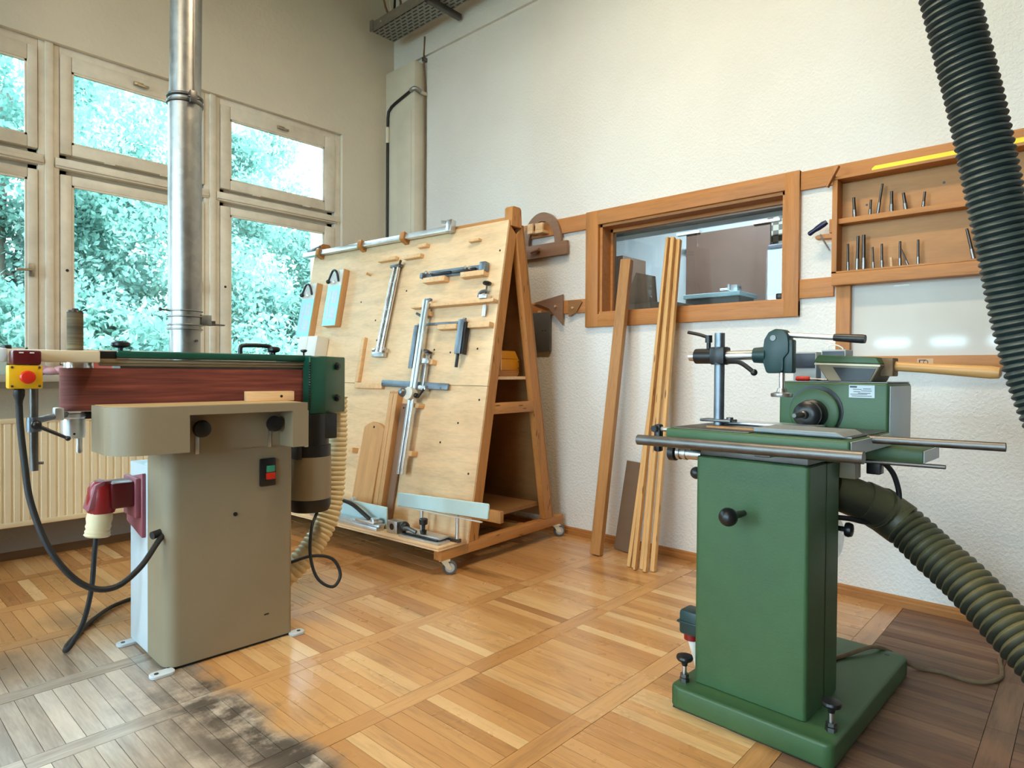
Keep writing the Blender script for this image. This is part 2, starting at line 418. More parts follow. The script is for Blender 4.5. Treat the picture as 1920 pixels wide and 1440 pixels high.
def rrect(x0, x1, y0, y1, r, seg=6):
    """rounded rectangle; r = (x0y0, x1y0, x1y1, x0y1) radii"""
    if not isinstance(r, (tuple, list)): r = (r,)*4
    P = []
    for (cx, cy, sx, sy, a0), q in zip(((x0, y0, 1, 1, 180), (x1, y0, -1, 1, 270), (x1, y1, -1, -1, 0), (x0, y1, 1, -1, 90)), r):
        if q <= 0: P.append((cx, cy)); continue
        for k in range(seg+1):
            a = math.radians(a0+90*k/seg); P.append((cx+sx*q+q*math.cos(a), cy+sy*q+q*math.sin(a)))
    return P

# ================================================================== SETTING
XR, YW, XO, YB, HC = 3.65, 4.82, -4.6, -3.2, 4.62
# floor -----------------------------------------------------------
fl = struct('floor')
mk('subfloor', G().box(XO-.1, XR+.1, YB-.1, YW+.1, -.12, -.004), M_SUB, fl)
PW, PL, FW, PER = .4365/8, .437, .08, .5165
Y0, X0 = 1.722, 1.281
def board_mesh(name, items, mat):
    """items: (x0,x1,y0,y1,tone,brown)"""
    vs = []; fs = []; tn = []; br = []
    for (x0, x1, y0, y1, tone, b, dz) in items:
        k = len(vs); e = .0009
        vs += [(x0+e, y0+e, -.008), (x1-e, y0+e, -.008), (x1-e, y1-e, -.008), (x0+e, y1-e, -.008),
               (x0+e, y0+e, dz), (x1-e, y0+e, dz), (x1-e, y1-e, dz), (x0+e, y1-e, dz)]
        q = [(4, 5, 6, 7)]+[(i, (i+1) % 4, 4+(i+1) % 4, 4+i) for i in range(4)]
        fs += [tuple(k+i for i in f) for f in q]; tn += [tone]*len(q); br += [b]*len(q)
    me = bpy.data.meshes.new(name); me.from_pydata(vs, [], fs); me.materials.append(mat)
    me.attributes.new('tone', 'FLOAT', 'FACE').data.foreach_set('value', tn)
    me.attributes.new('brown', 'FLOAT', 'FACE').data.foreach_set('value', br)
    o = bpy.data.objects.new(name, me); COL.objects.link(o); o.parent = fl; return o
def visible_size(x, y):
    p = Vector((x, y, -EYE)); z = p.dot(CF)
    if z < .3: return 0
    u_ = p.dot(CR)/z*FPX; v_ = -p.dot(CU)/z*FPX
    if abs(u_) > 1000 or v_ > 790: return 0
    # under the machines or hidden behind the sander base
    if 2.0 < x < 2.85 and .55 < y < 1.05: return 0
    if .9 < x < 1.4 and 2.6 < y < 2.98: return 0
    return 1/z**3
pl, fr = [], []
j0, j1 = int((YB-Y0)/PER)-1, int((YW-Y0)/PER)+1
for j in range(j0, j1+1):
    yf = Y0+j*PER                                # frieze row yf .. yf+FW, planks above it
    i0, i1 = int((XO-X0)/.4365)-1, int((XR-X0)/.4365)+1
    for i in range(i0, i1+1):
        xa = X0+i*.4365
        def clipx(a, b): return max(a, XO), min(b, XR)
        rb = 1.0 if (yf+FW < .75 and xa > -2.5) else 0.0
        tones = [.52+RNG.gauss(0, .18) for _ in range(4)]
        for k in range(8):
            a, b = clipx(xa+k*PW, xa+(k+1)*PW)
            c, d = max(yf+FW, YB), min(yf+PER, YW)
            if b-a < .006 or d-c < .006: continue
            bb = (.82+.18*RNG.random()) if (c < .5 and a > 1.0) else (.5*RNG.random() if (c < .5 and a > .2) else 0)
            t = tones[k//2]+RNG.gauss(0, .07) if RNG.random() < .8 else RNG.random(); t = min(1, max(0, t))
            pl.append((a, b, c, d, t, bb, RNG.uniform(-.0006, .0004)))
        a, b = clipx(xa, xa+.4365); c, d = max(yf, YB), min(yf+FW, YW)
        if b-a > .006 and d-c > .006:
            bb = .85 if (c < .6 and a > 1.0) else 0
            fr.append((a, b, c, d, min(1, max(0, .42+RNG.gauss(0, .14))), bb, RNG.uniform(-.0006, .0006)))
def place_boards(items, nm, mat, most):
    items = sorted(items, key=lambda q: -visible_size((q[0]+q[1])/2, (q[2]+q[3])/2))
    head = [q for q in items[:most] if visible_size((q[0]+q[1])/2, (q[2]+q[3])/2) > 0]
    for q in head: board_mesh(nm, [q], mat)
    tag(board_mesh(nm+'_field', items[len(head):], mat), kind='stuff')
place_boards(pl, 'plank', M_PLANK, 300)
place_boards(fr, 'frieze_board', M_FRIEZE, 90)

# walls -----------------------------------------------------------
WX0, WX1, WZ0, WZ1 = -1.0, 3.085, 1.117, 3.19          # window band in the far wall
smesh('wall_window', G().box(XO-.3, WX0, YW, YW+.36, 0, HC).box(WX1, XR+.3, YW, YW+.36, 0, HC)
      .box(WX0, WX1, YW, YW+.36, WZ1, HC).box(WX0, WX1, YW, YW+.36, 0, WZ0-.04), M_WALLW)
IY0, IY1, IZ0, IZ1 = 1.283, 2.52, 1.55, 2.165           # interior window opening
XT = XR+.16
smesh('wall_right', G().box(XR, XT, YB-.3, IY0, 0, HC).box(XR, XT, IY1, YW, 0, HC)
      .box(XR, XT, IY0, IY1, 0, IZ0).box(XR, XT, IY0, IY1, IZ1, HC), M_WALL)
smesh('wall_ledge', G().box(XR-.025, XR, YB, YW, 3.92, HC), M_WALL)
smesh('ceiling', G().box(XO-.3, XR+.3, YB-.3, YW+.36, HC, HC+.2), M_CEIL)
smesh('wall_back', G().box(XO-.3, XR+.3, YB-.3, YB, 0, HC), plaster('wall_back_brown', rgb(120, 100, 82), bump=.1))  # unseen wall, coloured dark to cut the fill light on the sander
# the opposite wall has small low panes, plus an unseen high band and big windows added for daylight
OW = [(3.12, 4.74, .6, 3.6), (2.19, 2.78, 1.57, 1.80), (1.44, 2.0, 1.57, 1.80), (.72, 1.26, 1.57, 1.80), (.62, 3.05, 2.72, 3.6), (-1.5, .5, .8, 3.0)]
def holes(y0, y1, z0, z1, H):
    """rectangles that cover the wall around the openings H"""
    ys = sorted({y0, y1, *[v for q in H for v in q[:2]]}); out = []
    for a, b in zip(ys, ys[1:]):
        zs = [z0]+sorted(v for q in H if q[0] <= a and q[1] >= b for v in q[2:])+[z1]
        out += [(a, b, c, d) for c, d in zip(zs[::2], zs[1::2])]
    return out
g = G()
for a, b, c, d in holes(YB, YW, 0, HC, OW): g.box(XO-.3, XO, a, b, c, d)
smesh('wall_opposite', g, M_WALL)
for k, (a, b, c, d) in enumerate(OW):
    w = struct('window_%d' % (k+10)); e = .05 if k in (1, 2, 3) else .08
    gg = G()
    for (y0, y1, z0, z1) in ((a, a+e, c, d), (b-e, b, c, d), (a, b, c, c+e), (a, b, d-e, d)): gg.box(XO-.16, XO-.08, y0, y1, z0, z1)
    mk('window_frame', gg, M_WINP, w)
    mk('pane', G().box(XO-.125, XO-.119, a+.02, b-.02, c+.02, d-.02), M_GLASS, w)
# boxed pilaster in the corner, skirting, plinth -------------------
pi = struct('trim_1')
mk('pilaster_box', G().box(3.53, XR, 4.40, YW, 0, 3.86, .012), M_PILA, pi)
mk('pilaster_panel', G().box(3.522, 3.532, 4.44, 4.62, .3, 3.45, .004), M_PILA, pi)
smesh('baseboard_right', G().prism([(XR, 0), (XR-.02, 0), (XR-.02, .028), (XR-.014, .034), (XR-.014, .045), (XR-.006, .052), (XR, .052)], YB, 4.40, 'y'), M_SKIRT)
smesh('baseboard_window', G().prism([(YW, 0), (YW-.02, 0), (YW-.02, .03), (YW-.012, .05), (YW, .05)], XO, 3.53, 'x'), wood('skirting_x', rgb(112, 82, 54), 'x', .7))
smesh('trim_2', G().box(XO, 3.3, YW-.012, YW, .05, .42), M_PAD)
smesh('trim_3', G().box(WX0-.05, WX1+.04, 4.615, 4.90, 1.075, 1.117, .006).box(WX0, WX1, 4.74, 4.82, 1.035, 1.075), paint('sill_grey', rgb(170, 166, 154), .6, .12, 6))

# windows of the far wall: each 1 m bay with an upper and a lower sash
def bay(n, x0, x1, pane_x0, pane_x1):
    w = struct('window_%d' % n)
    FY0, FY1 = 4.855, 4.945
    g = G().box(x0, x0+.055, FY0, FY1, WZ0, WZ1, .004).box(x1-.055, x1, FY0, FY1, WZ0, WZ1, .004)
    g.box(x0+.055, x1-.055, FY0, FY1, WZ1-.07, WZ1, .004).box(x0+.055, x1-.055, FY0, FY1, WZ0, WZ0+.06, .004)
    mk('window_frame', g, M_WINP, w)
    mk('frame_rebate', G().box(x0+.03, x0+.10, 4.902, 4.943, WZ0, WZ1).box(x1-.10, x1-.03, 4.902, 4.943, WZ0, WZ1).box(x0+.03, x1-.03, 4.902, 4.943, 2.36, 2.54).box(x0+.03, x1-.03, 4.902, 4.943, 3.08, WZ1).box(x0+.03, x1-.03, 4.902, 4.943, WZ0, 1.23), M_WINP, w)
    mk('transom', G().box(x0+.03, x1-.03, FY0-.012, FY1, 2.42, 2.485, .006).box(x0+.03, x1-.03, FY0-.024, FY0, 2.432, 2.452, .004), M_WINP, w)
    mk('cover_strip', G().box(x0-.022, x0+.022, FY0-.016, FY0+.01, WZ0, WZ1, .005), M_WINP, w)
    for nm, z0, z1, pz0, pz1 in (('upper_sash', 2.515, 3.14, 2.585, 3.045), ('lower_sash', 1.18, 2.385, 1.27, 2.325)):
        a, b = x0+.058, x1-.058; S0, S1 = 4.845, 4.90
        s = G().box(a, pane_x0, S0, S1, z0, z1, .006).box(pane_x1, b, S0, S1, z0, z1, .006)
        s.box(pane_x0, pane_x1, S0, S1, pz1, z1, .006).box(pane_x0, pane_x1, S0, S1, z0, pz0, .006)
        q = mk(nm, s, M_WINP, w)
        mk('pane', G().box(pane_x0-.01, pane_x1+.01, 4.868, 4.874, pz0-.01, pz1+.01), M_GLASS, q)
        mk('glazing_bead', G().box(pane_x0, pane_x0+.012, 4.85, 4.867, pz0, pz1).box(pane_x1-.012, pane_x1, 4.85, 4.867, pz0, pz1).box(pane_x0, pane_x1, 4.85, 4.867, pz0, pz0+.012).box(pane_x0, pane_x1, 4.85, 4.867, pz1-.012, pz1), M_WINP, q)
        if nm == 'upper_sash':
            xm = (pane_x0+pane_x1)/2
            mk('handle', G().box(xm-.03, xm+.03, 4.828, 4.846, pz1+.035, pz1+.06, .004).box(xm-.012, xm+.06, 4.815, 4.828, pz1+.03, pz1+.045, .003), metal('old_brass%d' % n, (.42, .36, .26, 1), .4), q)
            mk('hinge', G().cyl((x0+.3, 4.838, z0-.004), (x0+.36, 4.838, z0-.004), .007).cyl((x1-.36, 4.838, z0-.004), (x1-.3, 4.838, z0-.004), .007), M_WINP, q)
        else:
            mk('keyhole', G().cyl((a+.035, 4.843, 1.78), (a+.035, 4.847, 1.78), .009), M_BLACK, q)
            mk('handle', G().box(b-.05, b-.02, 4.83, 4.846, 1.72, 1.80, .004).cyl((b-.035, 4.82, 1.76), (b-.12, 4.80, 1.75), .008), metal('brass%d' % n, (.42, .38, .3, 1), .4), q)
bay(1, -1.0, 0.0, -.87, -.13); bay(2, 0.0, 1.0, .125, .889); bay(3, 1.0, 2.0, 1.12, 1.885); bay(4, 2.0, 3.085, 2.13, 2.93)

# radiator ----------------------------------------------------------
ra = thing('radiator', 'long cream panel radiator with vertical ribs under the window', 'radiator', (0, 4.6, 0))
pts = []; x = -1.2
while x < 1.75:
    pts += [(x, 0), (x+.027, 0), (x+.032, .006), (x+.038, .006)]; x += .043
out = [(px, py) for px, py in pts] + [(x, 0), (x, .03), (-1.2, .03)]
gr = G(); n_ = len(out)
gr.add([(a, b, .265) for a, b in out]+[(a, b, .835) for a, b in out], [tuple(range(n_))[::-1], tuple(range(n_, 2*n_))]+[(i, (i+1) % n_, n_+(i+1) % n_, n_+i) for i in range(n_)])
mk('front_panel', gr, M_RAD, ra)
mk('panel_edge', G().box(-1.2, x, -.003, .03, .235, .265, .004).box(-1.2, x, -.003, .03, .835, .865, .004), M_RAD, ra)
mk('back_panel', G().box(-1.2, x, .07, .10, .24, .86, .005), M_RAD, ra)
mk('top_grille', G().box(-1.2, x, .031, .069, .845, .857), M_RAD, ra)
for x_ in (-.6, 1.0): mk('wall_bracket', G().box(x_, x_+.04, .1, .208, .3, .34), M_RAD, ra)
for x_ in (-1.1, 1.6): mk('riser_pipe', G().cyl((x_, .05, 0), (x_, .05, .25), .011), M_RAD, ra)

# interior window in the right wall ---------------------------------
iw = struct('window_8')
FX0 = XR-.032
mk('casing_top', G().box(FX0, XR, 1.205, 2.628, 2.165, 2.262, .003), M_OAKY, iw)
mk('casing_bottom', G().box(FX0, XR, 1.205, 2.628, 1.468, 1.555, .003), M_OAKY, iw)
mk('casing_side', G().box(FX0-.001, XR, 2.525, 2.628, 1.47, 2.26, .003), M_OAK, iw)
mk('casing_side', G().box(FX0-.001, XR, 1.205, 1.284, 1.47, 2.26, .003), M_OAK, iw)
mk('reveal', G().box(XR-.012, XT, IY0-.002, IY0+.018, IZ0, IZ1).box(XR-.012, XT, IY1-.018, IY1+.002, IZ0, IZ1).box(XR-.012, XT, IY0, IY1, IZ1-.018, IZ1+.002).box(XR-.022, XT, IY0, IY1, IZ0-.002, IZ0+.02), M_OAKY, iw)
mk('glass_stop', G().box(XR+.09, XR+.115, IY0+.018, IY0+.035, IZ0, IZ1).box(XR+.09, XR+.115, IY1-.035, IY1-.018, IZ0, IZ1).box(XR+.09, XR+.115, IY0, IY1, IZ1-.04, IZ1-.018), M_OAKY, iw)
mk('pane', G().box(XR+.118, XR+.124, IY0, IY1, IZ0, IZ1), M_IGLASS, iw)
mk('latch', G().box(XR-.005, XR+.03, IY0+.02, IY0+.055, IZ0+.022, IZ0+.055, .008), M_BLACK, iw)
# wall rails
def rail(name, y0, y1, z0, z1, d=.022): return smesh(name, G().box(XR-d, XR, y0, y1, z0, z1, .002), M_OAKY)
rail('trim_4', 2.631, 4.3, 2.15, 2.258); rail('trim_5', 2.631, 4.3, 1.573, 1.668)
rail('trim_6', 1.03, 1.203, 1.565, 1.668); rail('trim_7', -1.4, 1.203, 2.152, 2.252)

# ------------------------------------------------------------------ neighbouring room seen through the interior window
ax0, ax1 = XT, 6.5
smesh('wall_far_room', G().box(ax1, ax1+.15, -.5, 6.6, 0, 3.3).box(ax0, ax1, -.65, -.5, 0, 3.3), plaster('wall_far_white', rgb(220, 228, 232), bump=.1))
smesh('wall_far_side', G().box(XR+.3, 4.9, 6.45, 6.6, 0, 3.3).box(5.9, ax1, 6.45, 6.6, 0, 3.3).box(4.9, 5.9, 6.45, 6.6, 0, 1.2).box(4.9, 5.9, 6.45, 6.6, 2.9, 3.3).box(XT, XT+.1, 4.82, 6.6, 0, 3.3), plaster('wall_far_brown', rgb(128, 106, 88), bump=.1))
smesh('floor_far_room', G().box(ax0, ax1, -.5, 6.45, -.12, 0), M_SUB)
smesh('ceiling_far_room', G().box(ax0, ax1+.2, -.6, 6.6, 3.3, 3.5), paint('far_ceiling', rgb(120, 112, 104), .8, .05, 2))
smesh('trim_8', G().box(ax1-.14, ax1, -.5, 6.4, 2.78, 3.3), paint('beam_brown', rgb(98, 82, 70), .7, .06, 3))
w9 = struct('window_9')
mk('window_frame', G().box(4.9, 4.97, 6.42, 6.5, 1.2, 2.9).box(5.83, 5.9, 6.42, 6.5, 1.2, 2.9).box(4.9, 5.9, 6.42, 6.5, 1.2, 1.27).box(4.9, 5.9, 6.42, 6.5, 2.83, 2.9), M_WINP, w9)
mk('pane', G().box(4.95, 5.85, 6.455, 6.461, 1.25, 2.85), M_GLASS, w9)
fp = thing('partition_board', 'tall brown board with white top strip seen through interior window', 'board', (6.25, 2.35, 0))
mk('panel', G().box(0, .03, 0, .88, 1.0, 2.62), paint('board_brown', rgb(104, 78, 66), .5, .08, 6), fp)
mk('lower_panel', G().box(-.015, 0, 0, .86, 1.0, 1.95), paint('board_brown2', rgb(98, 80, 72), .5, .08, 6), fp)
for a_ in (.72, -.1): mk('top_strip', G().box(-.03, .03, a_, a_+.26, 2.62, 2.645), M_WHITE, fp)
mk('foot', G().box(-.1, .13, .05, .1, 0, 1.0).box(-.1, .13, .78, .83, 0, 1.0), M_SLATE, fp)
cb = tag(mk('chessboard', G().box(0, .02, 0, .26, 0, .30), M_CHECK), 'wooden chessboard on the neighbouring room wall behind glass', 'chessboard'); cb.location = (6.47, 2.24, 2.42)
tv = thing('monitor', 'dark grey box screen at right edge behind the interior glass', 'monitor', (5.6, 1.83, 0))
mk('housing', G().box(0, .3, 0, .30, 1.84, 2.28, .02), M_BOXD, tv); mk('screen', G().box(-.006, .001, .03, .27, 1.88, 2.24), M_BLACK, tv)
mk('stand', G().box(.1, .2, .11, .19, 0, 1.84), M_BLACK, tv)
wb = thing('workbench', 'workbench with pale blue-white top seen through the interior window', 'workbench', (4.85, 1.95, 0))
mk('top', G().box(0, .34, .10, .58, 1.765, 1.80, .005), M_PALEBLUE, wb)
mk('cupboard', G().box(.03, .32, .12, .56, .1, 1.765), M_SLATE, wb)
for a in (.05, .26):
    for b in (.14, .5): mk('leg', G().box(a, a+.05, b, b+.05, 0, .1), M_SLATE, wb)
vi = thing('glass_glint_vise', 'small pale metal vise standing in for white reflections in the glass', 'vise', (4.92, 2.10, 1.80))  # pale shape added for the white reflections in the interior pane
mk('body', G().box(0, .08, 0, .06, 0, .06, .008), M_STEEL, vi); mk('jaw', G().box(.01, .07, .07, .09, .02, .07, .006), M_STEEL, vi); mk('screw', G().cyl((.04, .0, .035), (.04, .16, .035), .008), M_STEEL, vi)
lb = mk('drawing_board', G().prism([(0, 0), (.28, 0), (.17, .25), (.02, .21)], 0, .03, 'x'), M_HARD); lb.location = (4.18, 2.40, 1.66); tag(lb, 'dark brown board corner leaning behind the interior window', 'board')
sh = thing('low_cupboard', 'low cupboard under the leaning board in the neighbouring room', 'cupboard', (4.05, 2.2, 0))
mk('body', G().box(0, .35, 0, .9, .05, 1.66, .004), M_HARD, sh); mk('plinth', G().box(.02, .33, .02, .88, 0, .05), M_SLATE, sh)
tc = thing('tall_cupboard', 'tall dark brown cupboard at left behind the interior window', 'cupboard', (4.95, 3.18, 0))
mk('body', G().box(0, .4, 0, .6, .06, 2.22, .004), paint('cupboard_brown', rgb(84, 66, 54), .5, .08, 6), tc); mk('plinth', G().box(.02, .38, .02, .58, 0, .06), M_BLACK, tc); mk('door_gap', G().box(-.002, .001, .298, .302, .1, 2.2), M_BLACK, tc)
fl2 = thing('far_room_fill_lamp', 'unseen ceiling lamp added to light the neighbouring room', 'lamp', (5.2, 2.6, 3.3))  # unseen fixture, added to brighten the neighbouring room
mk('housing', G().box(-.1, .1, -.6, .6, -.08, 0, .01), M_WHITE, fl2)
la = bpy.data.lights.new('far_room_fill_light', 'AREA'); la.shape = 'RECTANGLE'; la.size = .2; la.size_y = 1.2; la.energy = 36; la.color = (.85, .95, 1)
lo = bpy.data.objects.new('far_room_fill_light', la); COL.objects.link(lo); lo.parent = fl2; lo.location = (0, 0, -.09)
#--PART2--
# ================================================================== EDGE SANDER
SA = thing('edge_sander', 'beige edge sanding machine with red-brown abrasive belt and green covers', 'sander', (.893, 2.588, 0), math.radians(-1.5))
mk('pedestal', G().prism(rrect(0, .512, .0, .205, (.055, .02, 0, 0)), .012, .90, 'z'), M_BEIGE, SA)
rb = mk('rear_cabinet', G().box(.0, .50, .208, .43, .012, .765, .004), M_GREYP, SA)
mk('floor_gap', G().box(.012, .50, .012, .42, 0, .014), M_BLACK, SA)
for nm, (x, y, a) in zip(('foot_tab',)*3, ((-.045, -.012, 0), (.525, -.012, 0), (-.05, .39, 0))):
    f = mk(nm, G().prism(rrect(x-.012 if x < 0 else x-.03, x+.075 if x < 0 else x+.035, y-.02, y+.03, .02), 0, .012, 'z', .002, 1), M_GREYP, SA)
    cx = x+.012
    mk('bolt_hole', G().cyl((cx, y+.005, .0115), (cx, y+.005, .0135), .008), M_BLACK, f)
sw = mk('switch', G().box(.362, .432, -.012, .002, .665, .782, .006), M_BLACK, SA)
mk('start_button', G().box(.388, .423, -.02, -.01, .724, .752, .003), M_GBTN, sw)
mk('stop_button', G().box(.386, .425, -.021, -.01, .694, .722, .003), M_BTN, sw)
mk('screw_hole', G().cyl((.263, -.003, .566), (.263, .002, .566), .008), M_BLACK, SA)
mk('paint_chip', G().box(.385, .405, -.0012, .001, .118, .123), M_BLACK, SA)
# table with apron, rounded left end, cut-out in front
tb = mk('table', G().prism(rrect(-.205, .045, -.125, .165, (.11, 0, 0, .02), 10), .848, .985, 'z')
        .prism(rrect(-.205, .518, -.125, .165, (.11, .01, 0, .02), 10), .985, 1.018, 'z')
        .box(.448, .518, -.125, .165, .835, .985), M_BEIGE, SA)
mk('apron_back', G().box(.04, .45, -.012, .004, .835, .99), M_BEIGE, tb)
for x, z in ((.115, .925), (.405, .93)):
    k = mk('clamp_knob', G().lathe([(.010, 0), (.010, .02), (.030, .024), (.034, .035), (.031, .05), (.02, .054)], (x, -.012, z), (0, -1, 0)), M_BLACK, tb)
    mk('slot', G().box(x-.012, x+.002, -.016, -.012, z-.10, z-.02, .001), M_STEEL, k)
mk('lit_table_top', G().prism(rrect(-.195, .508, -.085, .16, (.10, .01, 0, .02), 10), 1.0175, 1.0195, 'z'), wood('lit_top_tan', rgb(196, 172, 128), 'x', .85), tb)  # paler sheet that paints the light falling on the table top
# belt around two rollers
RX0, RX1, RY, RR = -.225, .74, .24, .06
out = [(RX0, RY-RR), (RX1, RY-RR)]
for k in range(1, 16): a = -math.pi/2+math.pi*k/16; out.append((RX1+RR*math.cos(a), RY+RR*math.sin(a)))
out += [(RX1, RY+RR), (RX0, RY+RR)]
for k in range(1, 16): a = math.pi/2+math.pi*k/16; out.append((RX0+RR*math.cos(a), RY+RR*math.sin(a)))
mk('sanding_belt', G().prism(out, .996, 1.156, 'z'), M_BELT, SA)
mk('idler_roller', G().cyl((RX0, RY, 1.150), (RX0, RY, 1.186), .048, n=28), M_CHROME, SA)
mk('platen', G().box(-.10, .66, .186, .295, 1.156, 1.165), M_DSTEEL, SA)
mk('guide_rail', G().box(-.172, .668, .176, .20, 1.164, 1.192, .006).box(-.172, .668, .172, .186, 1.176, 1.184, .003), wood('rail_wood', rgb(126, 112, 88), 'x', .6), SA)
cv = mk('top_cover', G().box(-.115, .70, .165, .36, 1.196, 1.224, .008), M_DGREEN, SA)
mk('tension_block', G().box(-.18, -.112, .18, .30, 1.192, 1.221, .003), M_BLACK, SA)
for x, y, s in ((-.096, .20, 1.0), (.535, .23, .85)):
    mk('star_knob', G().lathe([(.009*s, 0), (.009*s, .012), (.026*s, .016), (.033*s, .022), (.033*s, .032), (.026*s, .038), (.01, .04)], (x, y, 1.222), (0, 0, 1), 16), M_BLACK, cv)
mk('grab_handle', G().tube([(.385, .24, 1.22), (.385, .24, 1.25), (.398, .24, 1.262), (.46, .24, 1.265), (.515, .24, 1.262), (.528, .24, 1.25), (.528, .24, 1.22)], .0095, 10), M_BLACK, cv)
# control arm with emergency stop
arm = mk('control_arm', G().box(-.475, -.182, .12, .185, 1.176, 1.219, .005), M_CREAM, SA)
mk('arm_cap', G().box(-.478, -.452, .118, .187, 1.174, 1.221, .006), M_GREYP, arm)
mk('lock_knob', G().cyl((-.452, .15, 1.219), (-.452, .15, 1.232), .014), M_BLACK, arm)
es = mk('emergency_stop', G().box(-.462, -.368, .045, .10, 1.084, 1.164, .006), M_YEL, SA)
mk('push_button', G().lathe([(.012, 0), (.021, .006), (.022, .016), (.018, .022), (.008, .024)], (-.412, .046, 1.123), (0, -1, 0)), M_BTN, es)
for x in (-.452, -.378):
    for z in (1.093, 1.156): mk('screw', G().cyl((x, .0465, z), (x, .043, z), .004, n=10), M_DSTEEL, es)
hd = mk('rocker_guard', G().box(-.451, -.372, .042, .12, 1.165, 1.214, .007), M_DRED, SA)
for x in (-.428, -.399): mk('indicator', G().box(x-.006, x+.006, .040, .043, 1.203, 1.207), M_WHITE, hd)
mk('cable_gland', G().lathe([(.012, 0), (.016, -.004), (.016, -.022), (.011, -.04), (.009, -.062)], (-.43, .07, 1.084), (0, 0, 1)), M_BLACK, SA)
# support post, bracket, clamp lever
mk('support_post', G().cyl((-.385, .10, .80), (-.385, .10, 1.176), .0125), M_DSTEEL, SA)
br = mk('post_bracket', G().cyl((-.385, .10, .935), (-.385, .10, .985), .022).tube([(-.375, .11, .972), (-.33, .16, .978), (-.27, .20, .984)], .011, 10), M_BSTEEL, SA)
mk('bracket_ear', G().box(-.315, -.285, .16, .20, .965, 1.012, .006), M_ALU, br)
mk('clamp_lever', G().sphere((-.383, .072, .960), .016).cyl((-.383, .072, .958), (-.296, .055, .909), .007, .0055).sphere((-.296, .055, .909), .009), M_BLACK, br)
mk('post_pin', G().cyl((-.385, .10, .826), (-.36, .09, .826), .005), M_DSTEEL, br)
ax = mk('bearing_housing', G().lathe([(.036, 0), (.037, .012), (.038, .018), (.038, .072), (.043, .078), (.043, .09)], (RX0-.02, RY-.015, .895), (0, 0, 1), 32), M_ALU, SA)
mk('spindle_end', G().cyl((RX0-.005, RY-.03, .842), (RX0-.005, RY-.03, .897), .0105).cyl((RX0-.005, RY-.03, .838), (RX0-.005, RY-.03, .843), .008), M_CHROME, ax)
mk('set_screw', G().cyl((RX0-.025, RY-.054, .912), (RX0-.025, RY-.05, .912), .004), M_BLACK, ax)
mk('roller_mount', G().box(RX0+.01, RX0+.09, RY-.04, RY+.02, .965, .99, .004), M_BLACK, SA)
# sanding sleeve standing on the idler axle
sl = mk('sanding_sleeve', G().cyl((-.243, .205, 1.222), (-.243, .205, 1.362), .026, n=32), M_SLEEVE, SA)
mk('sleeve_nut', G().lathe([(.026, 0), (.023, .007), (.012, .008), (.01, .014)], (-.243, .205, 1.362)), M_BLACK, sl)
# dust housing over the drive roller
hz = mk('dust_housing', G().prism([(.655, .122), (.736, .118), (.905, .225), (.925, .30), (.925, .46), (.655, .46)], .948, 1.221, 'z', .005, 1), M_DGREEN, SA)
mk('vent_slots', G().add([], []), M_BLACK, hz) if False else None
for k in range(19):
    mk('vent_slot', G().box(.652, .661, .1185, .124, .972+k*.0118, .979+k*.0118), M_BLACK, hz)
d_ = Vector((.905-.736, .225-.118, 0)).normalized(); nn_ = Vector((d_.y, -d_.x, 0))
for z in (1.176, 1.02):
    p = Vector((.736, .118, z))+d_*.105
    q = mk('hand_knob', G().cyl(p, p+nn_*.014, .018, n=6).cyl(p+nn_*.014, p+nn_*.02, .011), M_BLACK, hz)
mk('thumb_screw', G().cyl((.668, .20, 1.22), (.668, .20, 1.24), .004).lathe([(.007, 0), (.015, .005), (.015, .012), (.008, .015)], (.668, .20, 1.238)), M_BLACK, hz)
mo = mk('motor', G().cyl((.70, .20, .548), (.70, .20, .748), .099, n=36), M_BEIGE, SA)
mk('fan_cowl', G().lathe([(.06, 0), (.088, .006), (.098, .03), (.099, .068)], (.70, .20, .482), (0, 0, 1), 36), M_BLACK, mo)
mk('motor_flange', G().cyl((.70, .20, .748), (.70, .20, .80), .098, n=36).cyl((.70, .20, .80), (.70, .20, .95), .088, n=24).box(.615, .80, .12, .30, .83, .95, .006).box(.60, .625, .13, .25, .74, .86, .004), M_BLACK, mo)
mk('motor_bracket', G().box(.625, .645, .11, .15, .80, .90, .002), M_GREYP, mo)
mk('extraction_hose', G().tube([(.925, .34, 1.02), (.922, .34, .93), (.918, .33, .82), (.905, .32, .66), (.888, .31, .52), (.85, .30, .40), (.77, .30, .28), (.66, .32, .17), (.54, .40, .085)], .058, 20, 10, rib=(.0245, .008)), M_HOSEC, SA)
mk('motor_cable', G().tube([(.70, .13, .485), (.655, .10, .42), (.64, .08, .30), (.66, .05, .20), (.72, .02, .155), (.765, .03, .20), (.735, .05, .275), (.65, .08, .30), (.56, .12, .28), (.50, .15, .27)], .0075, 8), M_RUB, SA)
mk('control_cable', G().tube([(-.43, .07, 1.03), (-.427, .07, .96), (-.418, .06, .84), (-.405, .03, .70), (-.36, -.02, .54), (-.28, -.05, .42), (-.19, -.06, .385), (-.10, -.04, .43), (-.02, .02, .50), (.02, .06, .525), (.03, .07, .525)], .0105, 10), M_RUB, SA)
mk('cable_grommet', G().cyl((-.032, .045, .522), (.012, .06, .527), .015, n=14), M_RUB, SA)
